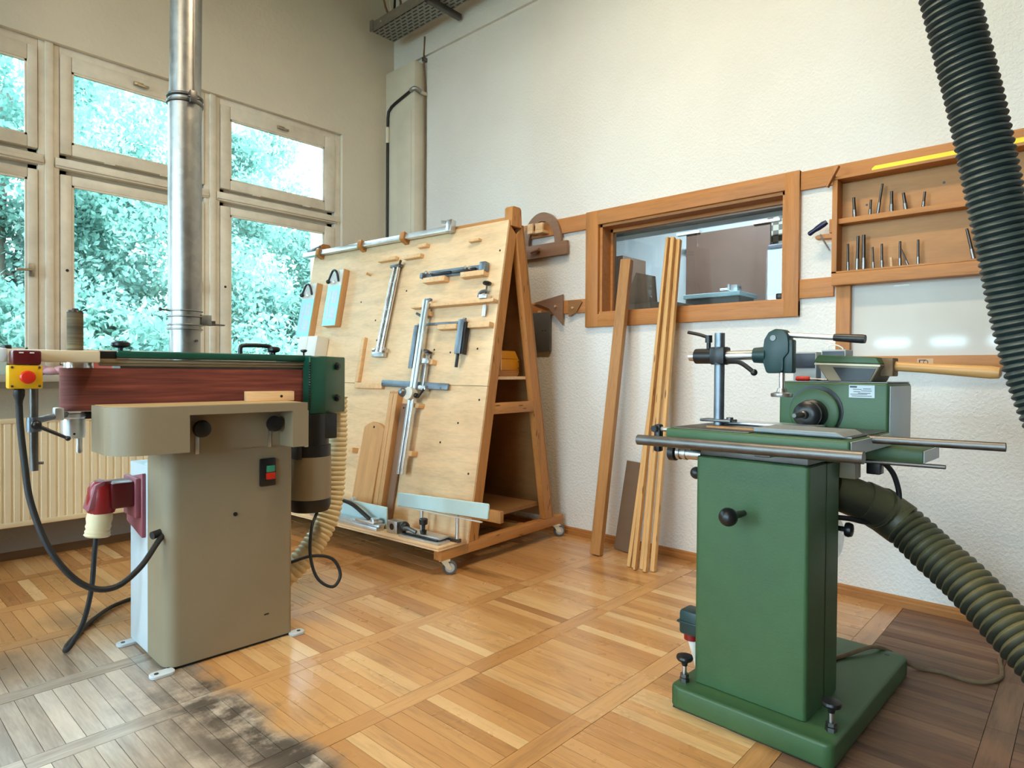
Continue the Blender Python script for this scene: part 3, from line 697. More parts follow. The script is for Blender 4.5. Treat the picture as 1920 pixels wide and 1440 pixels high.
# red inlet socket on the left side with plug
ip = mk('inlet_plate', G().prism([(.225, .475), (.425, .515), (.428, .70), (.225, .735)], -.016, .001, 'x', .003, 1), M_PINKR, SA)
mk('socket_lid', G().box(-.035, -.012, .235, .40, .555, .715, .006), M_PINKR, ip)
mk('inlet_socket', G().box(-.115, -.014, .25, .37, .60, .705, .014), M_DRED, SA)
pg = mk('plug', G().lathe([(.046, 0), (.052, .02), (.05, .06), (.048, .10), (.03, .125)], (-.135, .31, .585), (.02, 0, 1), 20), M_RED, SA)
mk('plug_grip', G().lathe([(.041, 0), (.047, .006), (.043, .012), (.045, .02), (.041, .028), (.045, .04), (.042, .05), (.046, .07), (.043, .095)], (-.15, .31, .492), (.12, 0, 1), 20), M_HOSEC, pg)
mk('plug_flap', G().prism([(-.19, .60), (-.165, .70), (-.13, .715), (-.135, .62)], .27, .355, 'y', .006, 2), M_PINKR, pg)
mk('mains_cable', G().tube([(-.152, .31, .50), (-.158, .315, .42), (-.165, .33, .28), (-.185, .37, .14), (-.215, .43, .04), (-.225, .47, .012), (-.20, .54, .012), (-.13, .66, .012), (-.05, .78, .012), (.06, .90, .012), (.2, .95, .012), (.33, .9, .012)], .0095, 10), M_RUB, SA)

wk = thing('wood_offcut', 'short pine block with a hole lying on the sander table', 'wood block', (1.355, 2.655, 1.0197), math.radians(-13))
mk('block', G().box(-.115, .085, -.022, .022, 0, .042, .002), M_BLOCK, wk)
mk('dowel_hole', G().cyl((.03, -.0222, .02), (.03, -.0215, .02), .006), M_BLACK, wk)
mk('corner_notch', G().box(.083, .0853, -.02, .004, .022, .04), M_BLACK, wk)
mk('end_pin', G().cyl((.085, .012, .024), (.092, .012, .024), .005), M_WHITE, wk)

# galvanised extraction duct behind the sander
DU = thing('extraction_duct', 'vertical galvanised sheet-metal dust pipe rising behind the sander', 'pipe', (1.2, 3.22, 0), 0)
mk('lower_pipe', G().cyl((0, 0, .0), (0, 0, 1.335), .068, n=36), M_GALV, DU)
mk('middle_pipe', G().cyl((0, 0, 1.43), (0, 0, 2.43), .0735, n=36), M_GALV, DU)
mk('upper_pipe', G().cyl((0, 0, 2.42), (.02, 0, HC), .069, n=36), M_GALV, DU)
mk('seam', G().box(.010, .017, -.072, -.066, 2.44, HC-.02), M_DSTEEL, DU)
gt = mk('slide_gate', G().cyl((0, 0, 1.335), (0, 0, 1.43), .0715, n=36), M_GALV, DU)
for z in (1.345, 1.365, 1.405, 1.432):
    mk('bead', G().lathe([(.072, 0), (.079, .003), (.079, .006), (.072, .009)], (0, 0, z-.004), (0, 0, 1), 36), M_GALV, gt)
mk('gate_box', G().box(.055, .105, -.05, .05, 1.368, 1.418, .003), M_GALV, gt)
mk('gate_blade', G().prism([(.10, -.045), (.185, -.01), (.185, .01), (.10, .045)], 1.372, 1.378, 'z').box(.1, .13, -.03, .03, 1.37, 1.392), M_DSTEEL, gt)
mk('gate_pin', G().cyl((-.07, -.01, 1.43), (-.115, -.01, 1.433), .004).lathe([(.006, 0), (.009, .004), (.006, .008)], (-.115, -.018, 1.433), (0, 1, 0), 12), M_DSTEEL, gt)
cl = mk('clamp_band', G().lathe([(.074, 0), (.081, .004), (.081, .013), (.074, .017)], (0, 0, 2.405)).lathe([(.074, 0), (.080, .004), (.080, .012), (.074, .016)], (0, 0, 2.435)), M_DSTEEL, DU)
mk('clamp_screw', G().box(-.012, .02, -.095, -.075, 2.40, 2.455, .003).cyl((-.02, -.088, 2.425), (.03, -.088, 2.425), .005), M_DSTEEL, cl)
mk('rivet', G().cyl((.025, -.066, 1.29), (.027, -.073, 1.29), .006), M_DSTEEL, DU)
mk('foot_flange', G().lathe([(.10, 0), (.10, .01), (.072, .012), (.07, .03)], (0, 0, 0), (0, 0, 1), 36), M_GALV, DU)

# things on the window sill
rg = G()
for k in range(9):
    a = k*.7; rg.sphere((.05*math.cos(a)+.02*k-.08, .03*math.sin(a), .022+.006*(k % 3)), .045, (1, .8, .55), 12, 8)
r_ = mk('cleaning_rag', rg, paint('pink_cloth', rgb(214, 172, 188), .9, .12, 24)); r_.location = (.95, 4.70, 1.118); tag(r_, 'crumpled pink rag lying on the window sill', 'rag')
sb = thing('black_block', 'small black block on the sill beside the pink rag', 'block', (1.085, 4.655, 1.117))
mk('block', G().prism([(-.07, 0), (.06, 0), (.07, .05), (.02, .055), (-.01, .035), (-.06, .018)], -.018, .02, 'y', .004), M_BLACK, sb)
mk('felt_sole', G().box(-.068, .058, -.017, .019, -.0004, .004), M_SLATE, sb)
blade = G(); N = 60
vs = [(0, 0, -.0012), (0, 0, .0012)]
for i in range(N):
    for rr, ph in ((.158, 0), (.172, .55)):
        a = 2*math.pi*(i+ph)/N; vs += [(rr*math.cos(a), rr*math.sin(a), -.0012), (rr*math.cos(a), rr*math.sin(a), .0012)]
L = 2*N; fs = []
for i in range(L):
    a, b = 2+2*i, 2+2*((i+1) % L); fs += [(0, b, a), (1, a+1, b+1), (a, b, b+1, a+1)]
blade.add(vs, fs)
sbk = thing('saw_blade', 'red toothed circular saw blade leaning on sill behind the sander', 'saw blade', (1.29, 4.735, 1.117))
bd = mk('disc', blade, paint('blade_red', rgb(168, 66, 46), .4, .1, 12), sbk); bd.rotation_euler = (math.radians(24), 0, 0); bd.location = (0, .03, .078)
bh = mk('hub', G().lathe([(.03, -.003), (.03, .003)]), M_DSTEEL, sbk); bh.rotation_euler = (math.radians(24), 0, 0); bh.location = (0, .03, .078)
cr = thing('sill_carton', 'pale blue-white carton at left end of the sill', 'box', (.66, 4.68, 1.117))
mk('carton', G().box(-.12, .09, -.05, .06, 0, .15, .003), M_PALEBLUE, cr); mk('lid', G().box(-.123, .093, -.053, .063, .12, .153, .002), M_WHITE, cr)

# ================================================================== A-FRAME TOOL RACK
RK_M = Matrix.Translation((2.3726, 2.6968, 0)) @ Matrix.Rotation(math.radians(4.0), 4, 'Z')
RK = thing('tool_rack', 'rolling A-frame rack with plywood face and timber gable end', 'rack', M=RK_M)
KS, LEN = .1885, 2.06
U0 = .205-.12*KS; UB = 1.127; CS = 1/math.hypot(1, KS)
def uf(z): return U0+KS*z
def ub(z): return UB-KS*z
for v0 in (0, LEN-.062):
    mk('base_beam', G().box(-.002, 1.222, v0, v0+.062, .087, .147, .003), M_RACKX, RK)
mk('front_sheet', G().prism([(uf(.10), .10), (uf(1.065), 1.065), (uf(1.065)+.015, 1.065), (uf(.10)+.015, .10)], .0, LEN, 'y'), M_PLY, RK)
mk('front_sheet', G().prism([(uf(1.068), 1.068), (uf(2.11), 2.11), (uf(2.11)+.015, 2.11), (uf(1.068)+.015, 1.068)], .0, LEN, 'y'), M_PLY, RK)
mk('back_sheet', G().prism([(ub(.15), .15), (ub(2.10), 2.10), (ub(2.10)-.012, 2.10), (ub(.15)-.012, .15)], .0, LEN, 'y'), M_PLYD, RK)
for v0 in (.0, LEN-.048):
    a = v0+.001
    mk('front_leg', G().prism([(uf(.147)+.015, .1475), (uf(2.09)+.015, 2.09), (uf(2.03)+.095, 2.03), (uf(.147)+.098, .1475)], a, a+.046, 'y', .002, 1), M_RACK, RK)
    mk('rear_leg', G().prism([(ub(.147)-.012, .1475), (ub(2.09)-.012, 2.09), (ub(2.03)-.085, 2.03), (ub(.147)-.098, .1475)], a, a+.046, 'y', .002, 1), M_RACK, RK)
    mk('cross_rail', G().box(uf(.93)+.09, ub(.93)-.085, a+.002, a+.036, .893, .962, .002), M_RACKX, RK)
    mk('apex_block', G().prism([(.597, 2.075), (.600, 2.19), (.616, 2.203), (.682, 2.203), (.694, 2.19), (.702, 2.075)], v0-.012, v0+.05, 'y', .003, 1), M_RACK, RK)
mk('ridge_beam', G().box(.60, .70, .05, LEN-.05, 2.09, 2.135), M_RACKY, RK)
mk('tray', G().box(-.03, .20, -.004, LEN, .1475, .158, .001).box(-.03, .20, -.004, LEN, .160, .170, .001), M_PLY, RK)
mk('low_shelf', G().box(.29, 1.0, .06, LEN-.06, .238, .262), M_PLYD, RK)
mk('shelf', G().box(uf(1.12)+.02, ub(1.12)-.02, .05, LEN-.05, 1.108, 1.124), M_PLYD, RK)
mk('shelf_edge', G().box(uf(1.12)+.02, ub(1.12)-.02, .047, .05, 1.106, 1.126), M_PLY, RK)
mk('stretcher', G().box(.35, .41, .062, LEN-.062, .09, .14), M_RACKY, RK)
mk('stretcher', G().box(.80, .86, .062, LEN-.062, .09, .14), M_RACKY, RK)
for (u, v, a) in ((.045, .02, -48), (1.15, .02, -42), (.045, LEN-.05, 60), (1.15, LEN-.05, 10)):
    c = mk('caster_fork', G().box(-.032, .032, -.032, .032, .0815, .087).cyl((0, 0, .07), (0, 0, .083), .018).prism([(-.024, .083), (.018, .083), (.044, .036), (.030, .030), (.016, .036)], -.021, -.018, 'y').prism([(-.024, .083), (.018, .083), (.044, .036), (.030, .030), (.016, .036)], .018, .021, 'y').cyl((.03, -.024, .041), (.03, .024, .041), .006), M_CREAM, RK)
    w_ = mk('wheel', G().lathe([(.026, -.012), (.036, -.013), (.0405, -.009), (.041, 0), (.0405, .009), (.036, .013), (.026, .012)], (.03, 0, .041), (0, 1, 0), 32), M_SLATE, c)
    mk('wheel_rim', G().lathe([(.027, -.0125), (.020, -.010), (.020, .010), (.027, .0125)], (.03, 0, .041), (0, 1, 0), 24), M_BOX, w_)
    c.location = (u, v, 0); c.rotation_euler = (0, 0, math.radians(a))
FM = RK_M @ Matrix(((0, KS*CS, -CS, U0), (-1, 0, 0, 0), (0, CS, KS*CS, 0), (0, 0, 0, 1)))
FL = FM.copy(); RKI = RK_M.inverted()
def on_rack(name, g, mat, parent=None):           # rack part given in sheet coordinates (x=-v, y=up the slope, z=outwards)
    for i, v in enumerate(g.v): g.v[i] = tuple(RKI @ FM @ Vector(v))
    return mk(name, g, mat, parent or RK, fix=True)
def ftool(name, label, cat, x, y, group=None): return thing(name, label, cat, M=FM @ Matrix.Translation((x, y, 0)), group=group)
# wooden pegs and ledges screwed to the sheet
for (v0, v1, s0, s1, d) in ((1.186, .993, 1.985, 2.012, .035), (.907, .733, 1.975, 2.002, .035), (.778, .688, 2.045, 2.07, .035), (.298, .206, 2.028, 2.045, .03),
                            (.655, .451, 1.775, 1.81, .05), (.31, .109, 1.783, 1.818, .05), (.457, .287, 1.445, 1.478, .045), (.2, .011, 1.447, 1.48, .045),
                            (.56, .52, .61, .645, .05), (.565, .52, .925, .955, .05), (1.165, 1.12, .585, .62, .05), (1.235, .935, 1.045, 1.085, .03),
                            (.57, .46, 1.215, 1.245, .04), (1.24, 1.235-.03, 1.09, 1.42, .03)):
    on_rack('peg', G().box(-v0, -v1, s0, s1, .0005, d, .002), M_BLOCK)
on_rack('ledge', G().box(-.735, -.0, 1.603, 1.625, .0005, .05, .002), M_BLOCK)
for v in (1.94, 1.405, .927): on_rack('bracket', G().prism([(2.095, .0005), (2.165, .0005), (2.175, .06), (2.165, .065), (2.12, .065), (2.112, .055)], -v-.022, -v+.022, 'x', .003, 1), M_RACK)
for (v, s) in ((1.15, 1.55), (.66, 1.59), (1.35, 1.7), (.35, 1.3), (.12, 1.32), (.5, 1.32), (.33, .72), (1.1, 1.4), (.2, .85), (1.25, 1.25), (.86, 1.75), (.04, 1.95), (.05, 1.0), (.06, .55)):
    on_rack('screw_hole', G().cyl((-v, s, -.001), (-v, s, .0012), .007, n=10), M_BLACK)
on_rack('dowel', G().cyl((-1.29, 1.905, 0), (-1.28, 1.905, .05), .009, n=10), M_BLOCK)
# long straight edge resting in the brackets
t = ftool('straight_edge', 'long aluminium straight edge resting in brackets along the rack top', 'straight edge', 0, 2.13)
mk('bar', G().box(-2.16, -.455, -.006, .030, .012, .048, .002), M_ALU, t)
mk('end_clamp', G().box(-.50, -.45, -.012, .07, .01, .055, .004).cyl((-.48, .06, .03), (-.57, .075, .03), .008), M_STEEL, t)
mk('end_clamp', G().box(-2.10, -1.99, .03, .055, .012, .05, .004).cyl((-2.12, .05, .03), (-1.96, .065, .03), .012), M_DSTEEL, t)
# two jig boards with curved lever
def jig(label, v0, v1, s0, s1):
    t = ftool('jig_board', label, 'jig', -(v0+v1)/2, s0, 'jig boards hung on the rack'); w = abs(v0-v1)/2; h = s1-s0
    mk('board', G().box(-w, w, 0, h, .003, .052, .002), M_JIG, t)
    mk('face_plate', G().box(-w, w-.004, .002, h-.13, .0522, .056), M_JIGF, t)
    mk('white_plate', G().box(-w, w-.004, h-.13, h-.004, .0522, .056), M_WHITE, t)
    mk('printed_table', G().box(-w+.03, -w+.06, .05, h-.17, .056, .0566).box(-w+.075, w-.03, .05, .15, .056, .0566).box(-w+.075, w-.03, .18, h-.17, .056, .0566), paint('print_tint_%.2f' % v0, rgb(196, 208, 222), .4, .1, 60), t)
    mk('lever', G().tube([(-w+.02, h-.10, .075), (-.02, h-.02, .08), (.03, h-.03, .08), (w-.04, h-.10, .06)], .0085, 10).sphere((-w+.02, h-.10, .075), .017), M_BLACK, t)
    mk('stud', G().lathe([(.012, 0), (.012, .012), (.006, .018)], (.0, h-.105, .056)), M_CHROME, t)
jig('pale blue faced jig board, nearer of two, hung on rack', 1.72, 1.55, 1.515, 1.965)
jig('pale blue faced jig board at the far end of the rack', 2.05, 1.875, 1.43, 1.88)
t = ftool('white_box', 'white split block peeking over the sander onto the rack', 'block', -1.79, 1.25)
mk('half', G().box(-.12, -.004, 0, .175, .003, .11, .004), M_WHITE, t); mk('half', G().box(0, .12, 0, .175, .003, .11, .004), M_WHITE, t)
# pair of long steel tubes
t = ftool('bar_clamp', 'pair of long steel tubes with end screws hanging upright on rack', 'clamp', -.995, 1.27)
for k, x in enumerate((-.028, .018)):
    q = mk('tube', G().cyl((x-.02+.0, .03, .03), (x+.03, .66, .03), .014, n=18), M_CHROME, t)
mk('center_bar', G().cyl((-.014, .0, .018), (.03, .67, .018), .010), M_DSTEEL, t)
mk('end_fitting', G().box(-.085, .04, .0, .035, .01, .045, .004).cyl((-.09, .05, .03), (-.06, .05, .03), .014).cyl((.03, .06, .03), (.06, .03, .06), .010), M_STEEL, t)
mk('top_fitting', G().box(-.03, .07, .65, .675, .01, .045, .004).cyl((.05, .66, .03), (.085, .69, .05), .009), M_DSTEEL, t)
# mounting rail on two blocks
t = ftool('guide_bracket', 'grey metal guide rail with black rods lying on two blocks', 'bracket', 0, 1.82)
mk('plate', G().box(-.69, -.108, -.004, .045, .012, .018), M_BSTEEL, t)
mk('rod', G().box(-.60, -.42, .008, .026, .018, .034, .003).box(-.40, -.20, .008, .026, .018, .034, .003), M_BLACK, t)
mk('end_plate', G().box(-.155, -.104, -.008, .052, .01, .05, .003), M_BSTEEL, t); mk('end_plate', G().box(-.692, -.665, -.008, .03, .01, .05, .003), M_BSTEEL, t)
for x in (-.63, -.27): mk('wing_screw', G().cyl((x, .026, .03), (x, .026, .055), .012).cyl((x+.03, .02, .03), (x+.03, .02, .05), .009), M_CHROME, t)
# small hold-down clamp hooked on the ledge
t = ftool('screw_clamp', 'small silver screw clamp with black star knob hooked on ledge', 'clamp', -.085, 1.52)
mk('stem', G().box(-.012, .014, 0, .075, .02, .03, .002), M_ALU, t)
mk('head', G().box(-.035, .03, .108, .135, .008, .055, .003), M_ALU, t)
mk('jaw', G().tube([(-.05, .125, .035), (-.03, .15, .045), (.015, .16, .04)], .011, 8), M_BSTEEL, t)
mk('spindle', G().cyl((.005, .13, .035), (.005, .205, .035), .0055), M_DSTEEL, t)
kn = mk('star_knob', G().lathe([(.01, 0), (.026, .006), (.03, .014), (.026, .022), (.008, .026)], (.005, .195, .035), (0, 1, 0), 10), M_BLACK, t)
# black L stop
t = ftool('stop_bar', 'black square bar with hanging stop on two small blocks', 'stop bar', 0, 1.482)
mk('cross_bar', G().box(-.66, -.215, .0, .014, .02, .034, .002), M_BSTEEL, t)
mk('hanging_stop', G().box(-.255, -.205, -.205, .018, .046, .066, .003), M_BSTEEL, t); mk('stop_back', G().box(-.205, -.188, -.205, .0, .02, .06, .002), M_BLACK, t)
mk('stop_rod', G().box(-.24, -.222, -.29, -.2, .046, .06, .002), M_BLACK, t)
mk('stop_screw', G().cyl((-.225, .014, .04), (-.225, .03, .04), .012, n=8), M_BSTEEL, t)
# long vertical guide
t = ftool('fence_rail', 'long vertical aluminium guide rail with clamps down the rack face', 'guide rail', -.585, .487)
for x in (-.018, .012):
    mk('rail', G().box(x-.011, x+.011, 0, 1.165, .055, .072, .002, M=Matrix.Rotation(-.012, 4, 'Z')), M_ALU, t)
mk('rail_core', G().box(-.008, .005, 0.01, 1.15, .05, .058, M=Matrix.Rotation(-.012, 4, 'Z')), M_BSTEEL, t)
mk('hook', G().box(.0, .055, 1.15, 1.168, .05, .072, .003), M_BSTEEL, t)
mk('grey_plate', G().box(-.09, -.055, .70, .995, .035, .05, .002), M_BSTEEL, t)
mk('rail_mount', G().box(-.03, .03, 1.06, 1.09, .003, .05), M_BLOCK, t)
mk('pin', G().cyl((-.08, 1.075, .05), (-.02, 1.05, .05), .009), M_DSTEEL, t)
cc = mk('cross_clamp', G().cyl((0, .525, .05), (0, .525, .10), .042, n=20), M_WHITE, t)
mk('ball_knob', G().sphere((-.045, .528, .105), .03), M_BSTEEL, cc); mk('ball_knob', G().sphere((.05, .515, .07), .017), M_BLACK, cc)
kc = mk('side_clamp', G().box(.05, .075, .565, .80, .02, .045, .003).box(.03, .11, .555, .585, .02, .06, .003).box(.04, .105, .73, .765, .02, .06, .003), M_STEEL, t)
mk('side_knob', G().lathe([(.012, 0), (.032, .006), (.032, .018), (.01, .024)], (.065, .80, .04), (.3, 1, 0), 10).cyl((.10, .57, .05), (.075, .50, .08), .008), M_BLACK, kc)
t = ftool('steel_ruler', 'flat steel bar lying crosswise behind the vertical guide rail', 'steel bar', 0, 1.06)
mk('bar', G().box(-.94, -.30, -.018, .024, .02, .034, .002, M=Matrix.Rotation(-.025, 4, 'Z')), M_BSTEEL, t)
mk('bar_hook', G().cyl((-.93, 0.02, .0), (-.93, .02, .036), .006).cyl((-.36, .0, .0), (-.36, .0, .036), .006), M_DSTEEL, t)
# boards leaning on the tray
t = ftool('template_board', 'wide beech board with a pointed hanging end leaning on rack', 'board', -.945, .172)
bo = mk('board', G().prism([(-.125, 0), (.085, 0), (.105, .60), (.045, .632), (-.02, .642), (-.075, .62), (-.105, .60)], .004, .034, 'z', .002, 1), M_JIG, t)
mk('hang_hole', G().cyl((.0, .605, .034), (.0, .605, .0355), .008, n=12), M_BLACK, bo)
for k, (x, l) in enumerate(((-.80, 'left one of the twin beech strips leaning on rack'), (-.757, 'right one of the twin beech strips leaning on rack'))):
    t = ftool('wood_strip', l, 'wood strip', x, .172, 'twin strips leaning on the rack')
    mk('strip', G().box(-.02, .02, 0, .86, .004, .05, .002, M=Matrix.Rotation(-.045, 4, 'Z').inverted() if False else Matrix.Shear('XY', 4, (0, 0)) if False else None), M_JIG, t)
    for q in (-.008, .008): mk('nail', G().cyl((q, .845, .05), (q, .845, .0512), .003, n=8), M_BLACK, t)
t = ftool('brown_strip', 'reddish strip with a drilled hole behind the guide rail', 'wood strip', -.69, .172)
mk('strip', G().box(-.03, .03, 0, .78, .003, .02, .002), M_WALNUT, t); mk('hang_hole', G().cyl((0, .75, .02), (0, .75, .0212), .007, n=10), M_BLACK, t)
# fences standing on the tray (rack coordinates)
def rk(name, label, cat, u, v, z, rz=0): return thing(name, label, cat, M=RK_M @ Matrix.Translation((u, v, z)) @ Matrix.Rotation(rz, 4, 'Z'))
t = rk('mitre_fence', 'aluminium mitre fence with curved black lever on the tray', 'fence', .02, .55, .1703)
mk('base_rail', G().box(-.03, .03, 0, .70, 0, .022, .002).box(-.01, .045, 0, .70, .022, .034, .002), M_ALU, t)
mk('fence_plate', G().box(.05, .06, .0, .72, .0, .135, .002), M_PALEBLUE, t)
mk('slide', G().box(-.036, .04, .02, .20, .034, .052, .004).cyl((.0, .05, .05), (.0, .05, .068), .028), M_ALU, t)
mk('lever', G().tube([(.0, .10, .055), (-.005, .16, .085), (-.01, .25, .125), (-.01, .34, .14), (-.01, .45, .143)], .013, 10), M_BLACK, t)
mk('stop', G().box(.045, .075, .33, .35, .1, .155, .002), M_GREYP, t)
t = rk('fence_clamp', 'square metal clamp block with black ball on the rack tray', 'clamp', .05, .40, .1703)
mk('block', G().box(-.03, .04, .0, .09, 0, .075, .005), M_STEEL, t); mk('bore', G().cyl((-.0305, .045, .04), (-.028, .045, .04), .02, n=18), M_BLACK, t)
mk('ball', G().sphere((.0, -.035, .045), .034).cyl((0, 0, .045), (0, -.03, .045), .01), M_BLACK, t)
t = rk('stop_plate', 'flat steel plate with black knob lying on the rack tray', 'plate', .05, .03, .1703)
mk('plate', G().box(-.05, .05, 0, .33, 0, .012, .002), M_ALU, t); mk('upper_plate', G().box(-.02, .06, .02, .30, .02, .032, .002), M_ALU, t); mk('spacer', G().box(-.03, .05, .03, .32, .012, .02), M_BLACK, t)
mk('knob', G().lathe([(.018, 0), (.02, .02), (.01, .025), (.012, .05), (.024, .056), (.026, .085), (.02, .09)], (.0, .17, .032)), M_BLACK, t)
mk('toggle', G().tube([(-.03, .20, .04), (-.04, .25, .055), (-.045, .29, .05)], .012, 8), M_DSTEEL, t)
t = rk('tall_fence', 'long pale blue fence board on two posts overhanging the rack tray', 'fence', .115, 0, .1703)
mk('board', G().prism([(-.245, .172), (-.25, .18), (-.255, .25), (-.248, .258), (.475, .232), (.485, .225), (.49, .155), (.485, .15)], -.012, .0, 'x', .002, 1), M_PALEBLUE, t)
for v in (.295, .0): mk('post', G().cyl((.012, v, .02), (.012, v, .19), .011), M_ALU, t)
mk('foot_bar', G().box(.0, .024, -.02, .32, .0, .02), M_DSTEEL, t)
mk('wood_backing', G().box(.0, .03, -.33, .2, .158, .222, .003), M_BEAM, t)
mk('lower_lip', G().box(-.006, .004, -.2, .5, .145, .152), M_WHITE, t)
# yellow box and loose iron on the inner shelves
t = rk('wooden_box', 'yellow chamfered wooden box sitting on upper shelf inside the rack', 'box', .70, .12, 1.1243)
mk('base', G().prism(rrect(-.105, .112, 0, .04, (.02, .03, .005, .005)), -.03, .25, 'y', .003, 1), M_RACKX, t)
mk('body', G().box(-.105, .112, -.03, .25, .041, .115, .003), M_YWOOD, t)
mk('lid', G().prism([(-.10, .117), (.108, .117), (.07, .168), (-.085, .168)], -.028, .248, 'y', .002, 1), M_YWOOD, t)
mk('side_stick', G().box(-.10, -.088, -.045, -.032, .04, .225, M=Matrix.Rotation(.0, 4, 'Y')), M_BLOCK, t)
for z in (.055, .1): mk('screw', G().cyl((.1, -.0305, z), (.1, -.033, z), .004, n=8), M_DSTEEL, t)
t = rk('iron_bracket', 'dark iron profile lying on the lower shelf inside the rack', 'bracket', .42, .25, .2623)
mk('profile', G().box(-.05, .07, 0, .5, 0, .012, .002).box(-.05, -.035, 0, .5, .012, .07, .002), M_DSTEEL, t); mk('end_lug', G().cyl((.01, .02, .012), (.01, .02, .05), .02), M_DSTEEL, t)
# ================================================================== SLOT MORTISER
MO = thing('slot_mortiser', 'green slot mortising machine on a pedestal with clamp and sliding table', 'mortiser', (1.988, 1.074, 0), math.radians(-2.0))
bp = mk('base_plate', G().prism(rrect(.0, .85, -.53, .0, .03), .004, .08, 'z', .010, 3), M_GREEN, MO)
mk('base_shadow_gap', G().box(.01, .84, -.52, -.01, 0, .006), M_BLACK, MO)
pc = mk('pedestal', G().prism(rrect(.075, .24, -.428, -.052, .014), .08, .868, 'z', .004, 1), M_GREEN, MO)
mk('pedestal_rear', G().prism(rrect(.243, .372, -.424, -.056, .010), .08, .862, 'z', .003, 1), M_GREEN, MO)
for (x, y) in ((.055, -.008-.02), (.09, -.497)):
    s = mk('levelling_screw', G().cyl((x, y, .08), (x, y, .145), .0075, n=12), M_STEEL, MO)
    mk('screw_knob', G().lathe([(.009, 0), (.012, .012), (.026, .02), (.029, .027), (.027, .034), (.012, .036)], (x, y, .135)), M_BLACK, s)
    mk('nut', G().cyl((x, y, .080), (x, y, .093), .017, n=6).cyl((x, y, .096), (x, y, .107), .015, n=6), M_DSTEEL, s)
mk('plate_hole', G().cyl((.80, -.47, .0805), (.80, -.47, .0812), .009, n=12), M_BLACK, bp)
bk = mk('ball_lever', G().cyl((.078, -.225, .695), (.045, -.222, .695), .010).cyl((.05, -.222, .695), (.0, -.215, .694), .012, .010), M_DSTEEL, MO)
mk('ball', G().sphere((-.012, -.213, .694), .030, n=24, m=16), M_BLACK, bk)
sk = mk('side_knob', G().sphere((.12, -.030, .80), .022).cyl((.12, -.055, .80), (.12, -.03, .80), .009), M_BLACK, MO)
# cross slide between pedestal and table
mk('saddle', G().box(.09, .36, -.42, -.06, .868, .915, .004), M_DSTEEL, MO)
mk('saddle_way', G().box(.12, .34, -.50, .0, .885, .905, .003), M_STEEL, MO)
hw = mk('travel_stop', G().cyl((.11, -.06, .868), (.11, .03, .868), .021).cyl((.11, .025, .868), (.11, .037, .868), .025).cyl((.11, .0, .868), (.11, .012, .868), .024), M_STEEL, MO)
mk('stop_knob', G().lathe([(.012, 0), (.029, .008), (.03, .03), (.02, .036)], (.11, .037, .866), (0, 1, 0)), M_BLACK, hw)
# table
tb = mk('table', G().box(.03, .46, -.555, .042, .914, .960, .008, 3), M_GREEN, MO)
mk('table_plate', G().box(.05, .455, -.25, .035, .9602, .963, .001).box(.10, .455, -.54, -.25, .9602, .966, .001), M_DSTEEL, tb)
mk('slide_plate', G().box(.30, .42, -.36, -.02, .966, .974, .002), M_ALU, tb)
mk('fence_block', G().prism([(-.255, .966), (-.255, .979), (-.505, .979), (-.53, .966)], .07, .25, 'x', .002, 1), M_FENCE, tb)
mk('wood_strip', G().box(.13, .16, -.25, -.06, .963, .968), M_BEAM, tb)
mk('table_end', G().box(.04, .455, -.5565, -.553, .917, .957), M_GREYP, tb)
# long operating bar in front of the table
rod = mk('operating_bar', G().cyl((-.045, .105, .919), (-.045, -.613, .926), .0178, n=28), M_DSTEEL, MO)
for y_ in (-.36, -.10): mk('bar_bracket', G().box(-.05, .10, y_, y_+.05, .90, .914, .004), M_DSTEEL, rod)
st = mk('depth_stop', G().cyl((.10, .03, .948), (.10, .12, .948), .0085), M_STEEL, MO)
mk('stop_arm', G().box(.085, .115, .10, .125, .865, .965, .006), M_BLACK, st)
mk('stop_tip', G().cyl((.08, .113, .95), (.065, .113, .95), .012, n=8), M_BLACK, st)
mk('side_rod', G().cyl((.25, -.50, .950), (.25, -.885, .955), .0125, n=20), M_DSTEEL, MO)
mk('thin_rod', G().cyl((.26, -.43, .878), (.26, -.745, .884), .0065, n=14), M_DSTEEL, MO)
# headstock
hb = mk('headstock', G().box(.50, .80, -.535, -.165, .86, 1.123, .010, 3), M_GREEN, MO)
mk('head_side_panel', G().box(.515, .79, -.5375, -.533, .90, 1.112, .001), M_GREYP, hb)
mk('head_top_plate', G().box(.505, .795, -.53, -.17, 1.1232, 1.1262), M_DSTEEL, hb)
mk('head_foot', G().box(.40, .62, -.66, -.20, .868, .914, .006), M_GREEN, hb)
mk('foot_panel', G().box(.405, .615, -.662, -.659, .872, .91), M_GREYP, hb)
mk('spindle_cutout', G().cyl((.502, -.30, 1.018), (.496, -.30, 1.018), .093, n=40), M_BLACK, hb)
fd = mk('face_disc', G().lathe([(.086, 0), (.086, .016), (.080, .02), (.05, .021)], (.497, -.298, 1.012), (-1, 0, 0), 40), M_GREEN, MO)
ck = mk('chuck', G().lathe([(.052, 0), (.052, .03), (.046, .036), (.046, .07), (.034, .082), (.02, .084)], (.478, -.298, 1.008), (-1, 0, 0), 32), M_BLACK, MO)
mk('chuck_ring', G().lathe([(.047, 0), (.049, .003), (.047, .006)], (.43, -.298, 1.008), (-1, 0, 0), 32), M_DSTEEL, ck)
mk('mortise_bit', G().lathe([(.016, 0), (.014, .02), (.010, .024), (.010, .075), (.007, .085)], (.40, -.298, 1.008), (-1, .08, 0), 16), M_DSTEEL, ck)
np_ = mk('rating_plate', G().box(.4975, .500, -.493, -.411, 1.071, 1.115), M_GREYP, hb)
mk('plate_heading', G().box(.4968, .4976, -.437, -.414, 1.106, 1.112), M_BLACK, np_)
